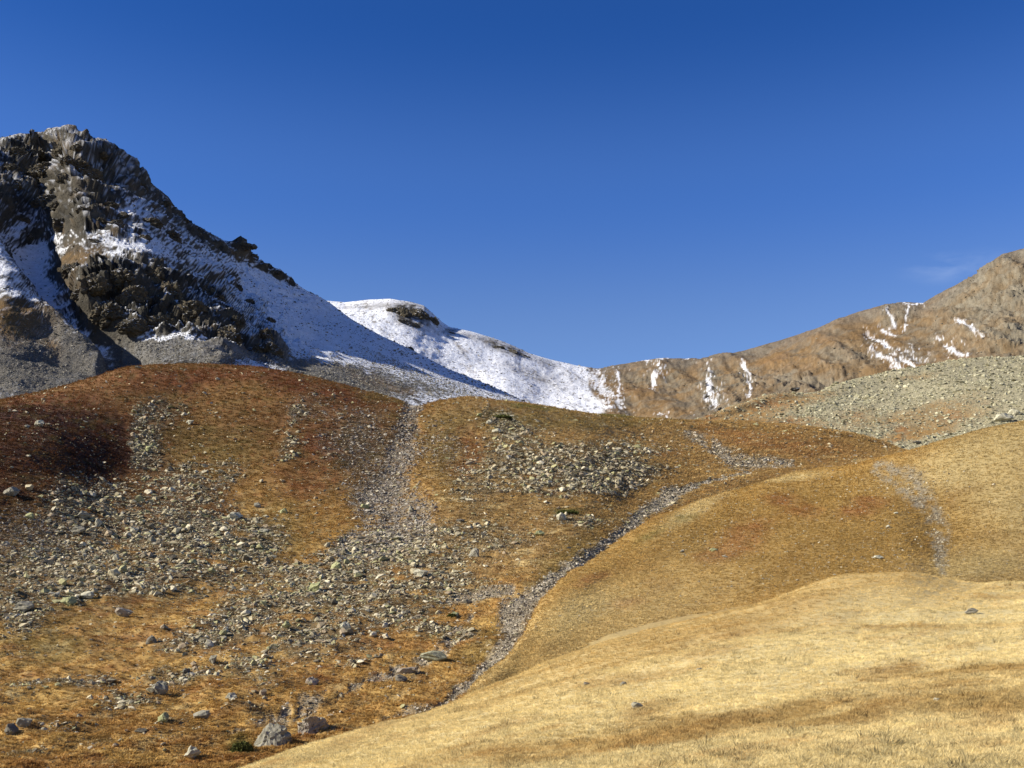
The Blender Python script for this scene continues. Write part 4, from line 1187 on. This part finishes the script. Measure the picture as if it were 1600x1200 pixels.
craggy = hull_boulder([(-.3, .1, .95), (-.95, 0, -.15), (-1, -.2, -.8), (-.25, -.9, -.9), (-.3, -.5, .25), (.45, -.1, .55), (.9, .1, .0), (1, 0, -.8), (.6, -.6, -.6),
                       (-.5, .8, .2), (.6, .8, .1), (0, .9, -.9), (-.8, .6, -.9)], 61, 1.1)
split = hull_boulder([(-1, -.5, .3), (-.85, -.8, -.8), (-.9, .5, .3), (-.3, -.7, .75), (.2, -.4, .95), (.75, -.1, .6), (1, .1, -.1), (.85, -.2, -.8), (-.2, -.9, -.7), (.1, .8, .7), (.7, .7, -.8), (-.7, .7, -.8)], 67, 1.3)
G_, P_L, D_, M_, R_ = (0.25, 0.23, 0.175), (0.44, 0.41, 0.30), (0.15, 0.135, 0.105), (0.32, 0.32, 0.16), (0.28, 0.235, 0.18)
named = [
    (side, 426, 1143, 52, 44, G_, "largest grey boulder at the bottom, craggy with a dark right face and long shadow"),
    (side, 490, 1130, 40, 30, R_, "squat split boulder just right of the largest one, pale left edge"),
    (side, 676, 1022, 42, 16, (0.27, 0.26, 0.17), "long flat slab of greenish rock beside the side stream bed"),
    (side, 636, 1043, 36, 13, R_, "tilted narrow slab just below left of the long flat slab"),
    (side, 627, 1056, 24, 12, D_, "dark low rock at the lower end of the side stream bed slabs"),
    (side, 526, 882, 24, 16, M_, "yellow green block shining in the middle scree"),
    (side, 495, 916, 26, 18, M_, "squarish olive green block below the yellow green one in the scree"),
    (side, 367, 802, 28, 14, P_L, "pale flat boulder at the right edge of the left boulder field"),
    (side, 59, 660, 17, 13, P_L, "white block standing alone in the dark red heather"),
    (side, 42, 664, 10, 7, G_, "smaller stone left of the white block in dark heather"),
    (side, 250, 1072, 28, 22, G_, "rounded grey boulder at the foot of the diagonal scree band"),
    (side, 299, 1177, 28, 20, P_L, "pale wedge shaped boulder with a shaded right side near the bottom edge"),
    (side, 256, 1118, 20, 16, M_, "yellowish boulder with a cracked top above the pale wedge"),
    (side, 313, 1116, 28, 14, G_, "low grey boulder with rubble trailing to its right near the bottom"),
    (side, 220, 1137, 20, 8, D_, "dark flat rock sunk in orange grass near the bottom"),
    (side, 36, 1124, 26, 18, G_, "large bluish grey boulder at the lower left"),
    (side, 16, 1138, 24, 18, D_, "dark boulder at the left edge under the bluish grey one"),
    (side, 236, 997, 22, 14, D_, "dark boulder with a black hollow at the head of the lower scree"),
    (side, 335, 1028, 16, 14, G_, "upright grey stone on the lower scree band"),
    (side, 292, 1043, 14, 10, D_, "dark pyramid stone in the lower scree band"),
    (side, 360, 1085, 20, 12, P_L, "pale blocky stone in orange grass above the split boulder"),
    (side, 487, 1058, 24, 16, R_, "rounded reddish grey boulder in the lower middle grass"),
    (side, 540, 977, 20, 16, P_L, "bright rounded stone in the thickest middle scree"),
    (side, 447, 975, 16, 12, M_, "greenish stone left of the bright rounded one in the scree"),
    (side, 108, 937, 26, 16, M_, "mossy round boulder below the left boulder field"),
    (side, 135, 924, 22, 14, P_L, "pale boulder with a dark hollow beside the mossy one"),
    (side, 36, 946, 32, 20, G_, "big grey block in the boulders at the left edge"),
    (side, 192, 952, 30, 16, R_, "grey brown boulder at the tip of the pale grass stripe"),
    (side, 124, 1116, 12, 8, G_, "small stone on a shaded hummock at the lower left"),
    (side, 742, 862, 20, 18, G_, "boulder over a black cavity in the scree right of the gully"),
    (side, 660, 893, 30, 14, P_L, "jagged pale slab leaning over a dark gap in the middle scree"),
    (side, 879, 806, 18, 14, P_L, "pale boulder beside a green patch above the stream bed"),
    (side, 842, 832, 18, 10, M_, "greenish slab in the grass left of the stream bed"),
    (side, 720, 811, 18, 7, D_, "flat rock with a black shadow right of the gully foot"),
    (side, 764, 655, 12, 9, P_L, "pale stone crowning the stone field under the ridge line"),
    (side, 748, 648, 14, 6, M_, "flat greenish stone just left of the pale stone under the ridge line"),
    (side, 778, 672, 18, 9, P_L, "bright flat slab in the upper right stone field"),
    (side, 402, 787, 12, 10, G_, "grey stone above the right edge of the left boulder field"),
    (side, 410, 828, 18, 8, P_L, "low pale stone with a dark shadow beside the left boulder field"),
    (side, 570, 788, 16, 12, M_, "pale green block in the gully gravel"),
    (side, 642, 792, 12, 12, G_, "blocky stone in the foot of the gully"),
    (side, 442, 795, 16, 9, M_, "mossy stone low in the grass left of the gully"),
    (side, 298, 658, 16, 8, P_L, "pale slab alone on the brown upper slope"),
    (side, 340, 588, 8, 5, P_L, "small pale stone near the top of the left hill"),
    (side, 215, 573, 14, 5, D_, "dark rock on the skyline of the left hill"),
    (side, 710, 958, 16, 9, M_, "mossy green stone beside a dark bush near the island of grass"),
    (side, 730, 935, 14, 9, D_, "dark cracked stone above the island of grass"),
    (side, 128, 800, 24, 15, G_, "grey block in the upper left boulder field"),
    (side, 17, 765, 28, 16, G_, "big pale grey block near the left edge of the hillside"),
    (side, 45, 805, 14, 12, M_, "mossy block below the big pale grey one near the left edge"),
    (side, 120, 826, 24, 14, G_, "grey slab in the middle of the left boulder field"),
    (side, 152, 812, 12, 16, P_L, "upright pale stone beside the grey slab in the left boulder field"),
    (side, 208, 826, 16, 12, P_L, "cream coloured rounded stone in the left boulder field"),
    (side, 180, 870, 16, 12, P_L, "pale block low in the left boulder field"),
    (side, 232, 700, 12, 12, M_, "greenish rounded stone in the narrow upper scree"),
    (side, 1196, 718, 10, 6, P_L, "pale stone at the upper end of the stream gravel"),
    (hill, 1372, 869, 18, 6, P_L, "flat pale grey stone on the brown lower face of the grassy hill"),
    (hill, 1117, 857, 16, 6, M_, "greenish flat stone on the left flank of the grassy hill"),
    (hill, 1134, 869, 12, 3, P_L, "thin white stone under the greenish flat one on the grassy hill"),
    (hill, 1066, 861, 9, 4, G_, "small grey stone left of the greenish flat one on the grassy hill"),
    (hill, 1388, 819, 8, 5, P_L, "small pale stone in the middle of the grassy hill"),
    (hill, 1400, 800, 8, 4, P_L, "small bright stone above the middle of the grassy hill"),
    (meadow, 1519, 952, 20, 11, G_, "grey stone half sunk in pale grass on the right of the meadow"),
    (meadow, 996, 1100, 20, 12, G_, "low grey stone in the grass in the middle of the meadow"),
    (meadow, 917, 1066, 12, 6, D_, "small dark stone on the left part of the meadow"),
    (meadow, 974, 1068, 14, 7, D_, "dark stone right of the small dark stone on the meadow"),
    (meadow, 1464, 1092, 12, 6, P_L, "tiny whitish stone in the lower right meadow grass"),
    (meadow, 1093, 1045, 12, 5, G_, "small flat stone on the middle swell of the meadow"),
    (mor, 1568, 650, 34, 17, P_L, "huge pale boulder at the right edge of the moraine"),
    (mor, 1588, 641, 24, 14, P_L, "second pale boulder behind the huge one on the moraine"),
    (mor, 1433, 690, 16, 7, D_, "dark edged rock where the moraine meets the grassy hill"),
    (mor, 1244, 627, 8, 6, P_L, "lone pale stone on the left shoulder of the moraine"),
]
for k, (sh, u, v, w_, h_, t_, lab) in enumerate(named):
    if k < 2:
        o = boulder(sh, u, v, w_, h_, t_, lab, "boulders on the slopes", 2, (craggy, split, b_meshes[2])[k:k + 1] * 3, rz=0.0)
        continue
    boulder(sh, u, v, w_, h_, t_, lab, "boulders on the slopes", k, tilt=(random.uniform(-.2, .2), random.uniform(-.25, .25)))

short = {
    (495, 916): "olive block", (526, 882): "yellow green block", (540, 977): "bright rounded stone", (447, 975): "greenish scree stone", (335, 1028): "upright grey stone",
    (236, 997): "hollowed dark boulder", (660, 893): "jagged leaning slab", (742, 862): "boulder with black cavity", (627, 1056): "dark low slab", (487, 1058): "rounded reddish boulder",
    (250, 1072): "rounded grey boulder", (367, 802): "pale flat boulder", (120, 826): "grey field slab", (208, 826): "cream rounded stone", (180, 870): "pale low block",
    (108, 937): "mossy round boulder", (36, 946): "big grey edge block", (192, 952): "grey brown boulder", (17, 765): "big pale edge block", (128, 800): "upper grey block",
    (402, 787): "grey stone by the field edge", (410, 828): "low pale stone", (778, 672): "bright flat slab", (764, 655): "pale crowning stone", (879, 806): "pale streamside boulder",
    (232, 700): "greenish strip stone", (298, 658): "lone pale slab", (256, 1118): "yellowish boulder", (299, 1177): "pale wedge boulder", (36, 1124): "bluish grey boulder",
    (360, 1085): "pale blocky stone", (313, 1116): "low grey boulder", (570, 788): "pale green gully block", (842, 832): "greenish streamside slab", (720, 811): "flat black-shadowed rock"}
TINT_NAMES = ["greyish", "mid grey", "pale", "dark grey", "greenish", "brownish", "whitish"]
used_labels = set()


def landmark_label(u, v, ww, tn, hh_):
    best = sorted(short, key=lambda c: (c[0] - u) ** 2 + (1.6 * (c[1] - v)) ** 2)
    size = "tiny" if ww < 10 else "small" if ww < 12.5 else "middling" if ww < 15 else "large"
    shape = "flat" if hh_ / ww < 0.6 else "blocky" if hh_ / ww < 0.7 else "stout"
    for c in best[:4]:
        du, dv = u - c[0], v - c[1]
        ang = (math.degrees(math.atan2(-dv, du)) + 360) % 360
        d8 = ["right of", "above and right of", "above", "above and left of", "left of", "below and left of", "below", "below and right of"][int((ang + 22.5) // 45) % 8]
        far_ = "just " if math.hypot(du, dv) < 45 else "well " if math.hypot(du, dv) > 100 else ""
        lab = f"{size} {shape} {tn} stone {far_}{d8} the {short[c]}"
        if lab not in used_labels:
            break
    used_labels.add(lab)
    return lab


regions = [
    ("blocks of the left boulder field", side, (0, 430, 740, 930), 74, 9, 19, 0.5),
    ("stones of the diagonal scree band", side, (250, 720, 850, 1040), 78, 9, 18, 0.5),
    ("stones of the upper right stone field", side, (740, 1040, 650, 780), 32, 8, 12, 0.45),
    ("stones in the lower left grass", side, (0, 420, 1000, 1190), 28, 9, 16, 0.1),
    ("stones of the narrow upper scree strip", side, (190, 300, 620, 730), 12, 8, 12, 0.5),
]
kk = 0
for grp, sh, (u0, u1, v0, v1), n_, lo_, hi_, thr in regions:
    wt = (sh.U > u0) * (sh.U < u1) * (sh.V > v0) * (sh.V < v1) * (dens > 0 if thr < 0.2 else 1) * (np.clip(scree - thr + 0.2, 0.02, 1)) * vis
    q_ = sh.sample(n_, wt)
    for i_ in range(n_):
        ww = lo_ + (hi_ - lo_) * random.random() ** 1.6
        hh_ = ww * random.uniform(0.5, 0.8)
        kk += 1
        ti = random.randrange(len(STONE_TINTS))
        u_, v_ = float(q_['U'][i_]), float(q_['V'][i_])
        boulder(sh, u_, v_, ww, hh_, tuple(STONE_TINTS[ti]), landmark_label(u_, v_, ww, TINT_NAMES[ti], hh_), grp, kk, small_meshes,
                rz=random.uniform(0, 6.28), tilt=(random.uniform(-.4, .4), random.uniform(-.4, .4)))

# ================================================================== LOW GREEN CUSHIONS
cushion_src_mat, nt_, bb_ = nodes_of("juniper_leaves")
nz = noise_node(nt_, 6.0, 4)
rp = nt_.nodes.new("ShaderNodeValToRGB")
rp.color_ramp.elements[0].color = (0.035, 0.045, 0.010, 1)
rp.color_ramp.elements[1].color = (0.12, 0.12, 0.03, 1)
nt_.links.new(nz.outputs[0], rp.inputs[0])
nt_.links.new(rp.outputs[0], bb_.inputs["Base Color"])


def cushion(sheet, u, v, w_, h_, label):
    P_, N_, s_ = sheet.at(u, v + h_ * 0.4)
    hw_, hh_ = w_ * s_ / 2, h_ * s_ * 0.8
    rg = np.random.default_rng(int(u))
    n = 2600
    d_ = rg.normal(size=(n, 3)); d_[:, 2] = np.abs(d_[:, 2]); d_ /= np.linalg.norm(d_, axis=1)[:, None]
    lump = 1 + 0.28 * fbm(d_ * 1.0 + u, 0.5, 3, 7)
    c = d_ * lump[:, None] * rg.uniform(0.7, 1.0, (n, 1)) * np.array([hw_, hw_ * 0.7, hh_])
    e = rg.normal(size=(n, 2, 3)) * max(0.03, s_ * 0.8)
    V_ = np.stack([c - e[:, 0], c + e[:, 0], c + e[:, 1] + [0, 0, s_ * 0.6]], 1).reshape(-1, 3)
    F_ = np.arange(3 * n).reshape(-1, 3)
    me = mesh_np("juniper_bush", V_, F_, smooth=False)
    me.materials.append(cushion_src_mat)
    o = bpy.data.objects.new("juniper_bush", me)
    o.location = P_
    COL.objects.link(o)
    tag(o, label, "bush")


cushion(side, 378, 1166, 34, 16, "round green cushion bush at the bottom, left of the largest boulder")
cushion(side, 888, 800, 34, 6, "dark green mat beside the pale boulder above the stream bed")
cushion(side, 784, 651, 32, 5, "dark green mat under the ridge line by the stone field")
cushion(side, 705, 962, 14, 6, "small dark bush touching the mossy green stone")
print("done", round(time.time() - T0, 1))
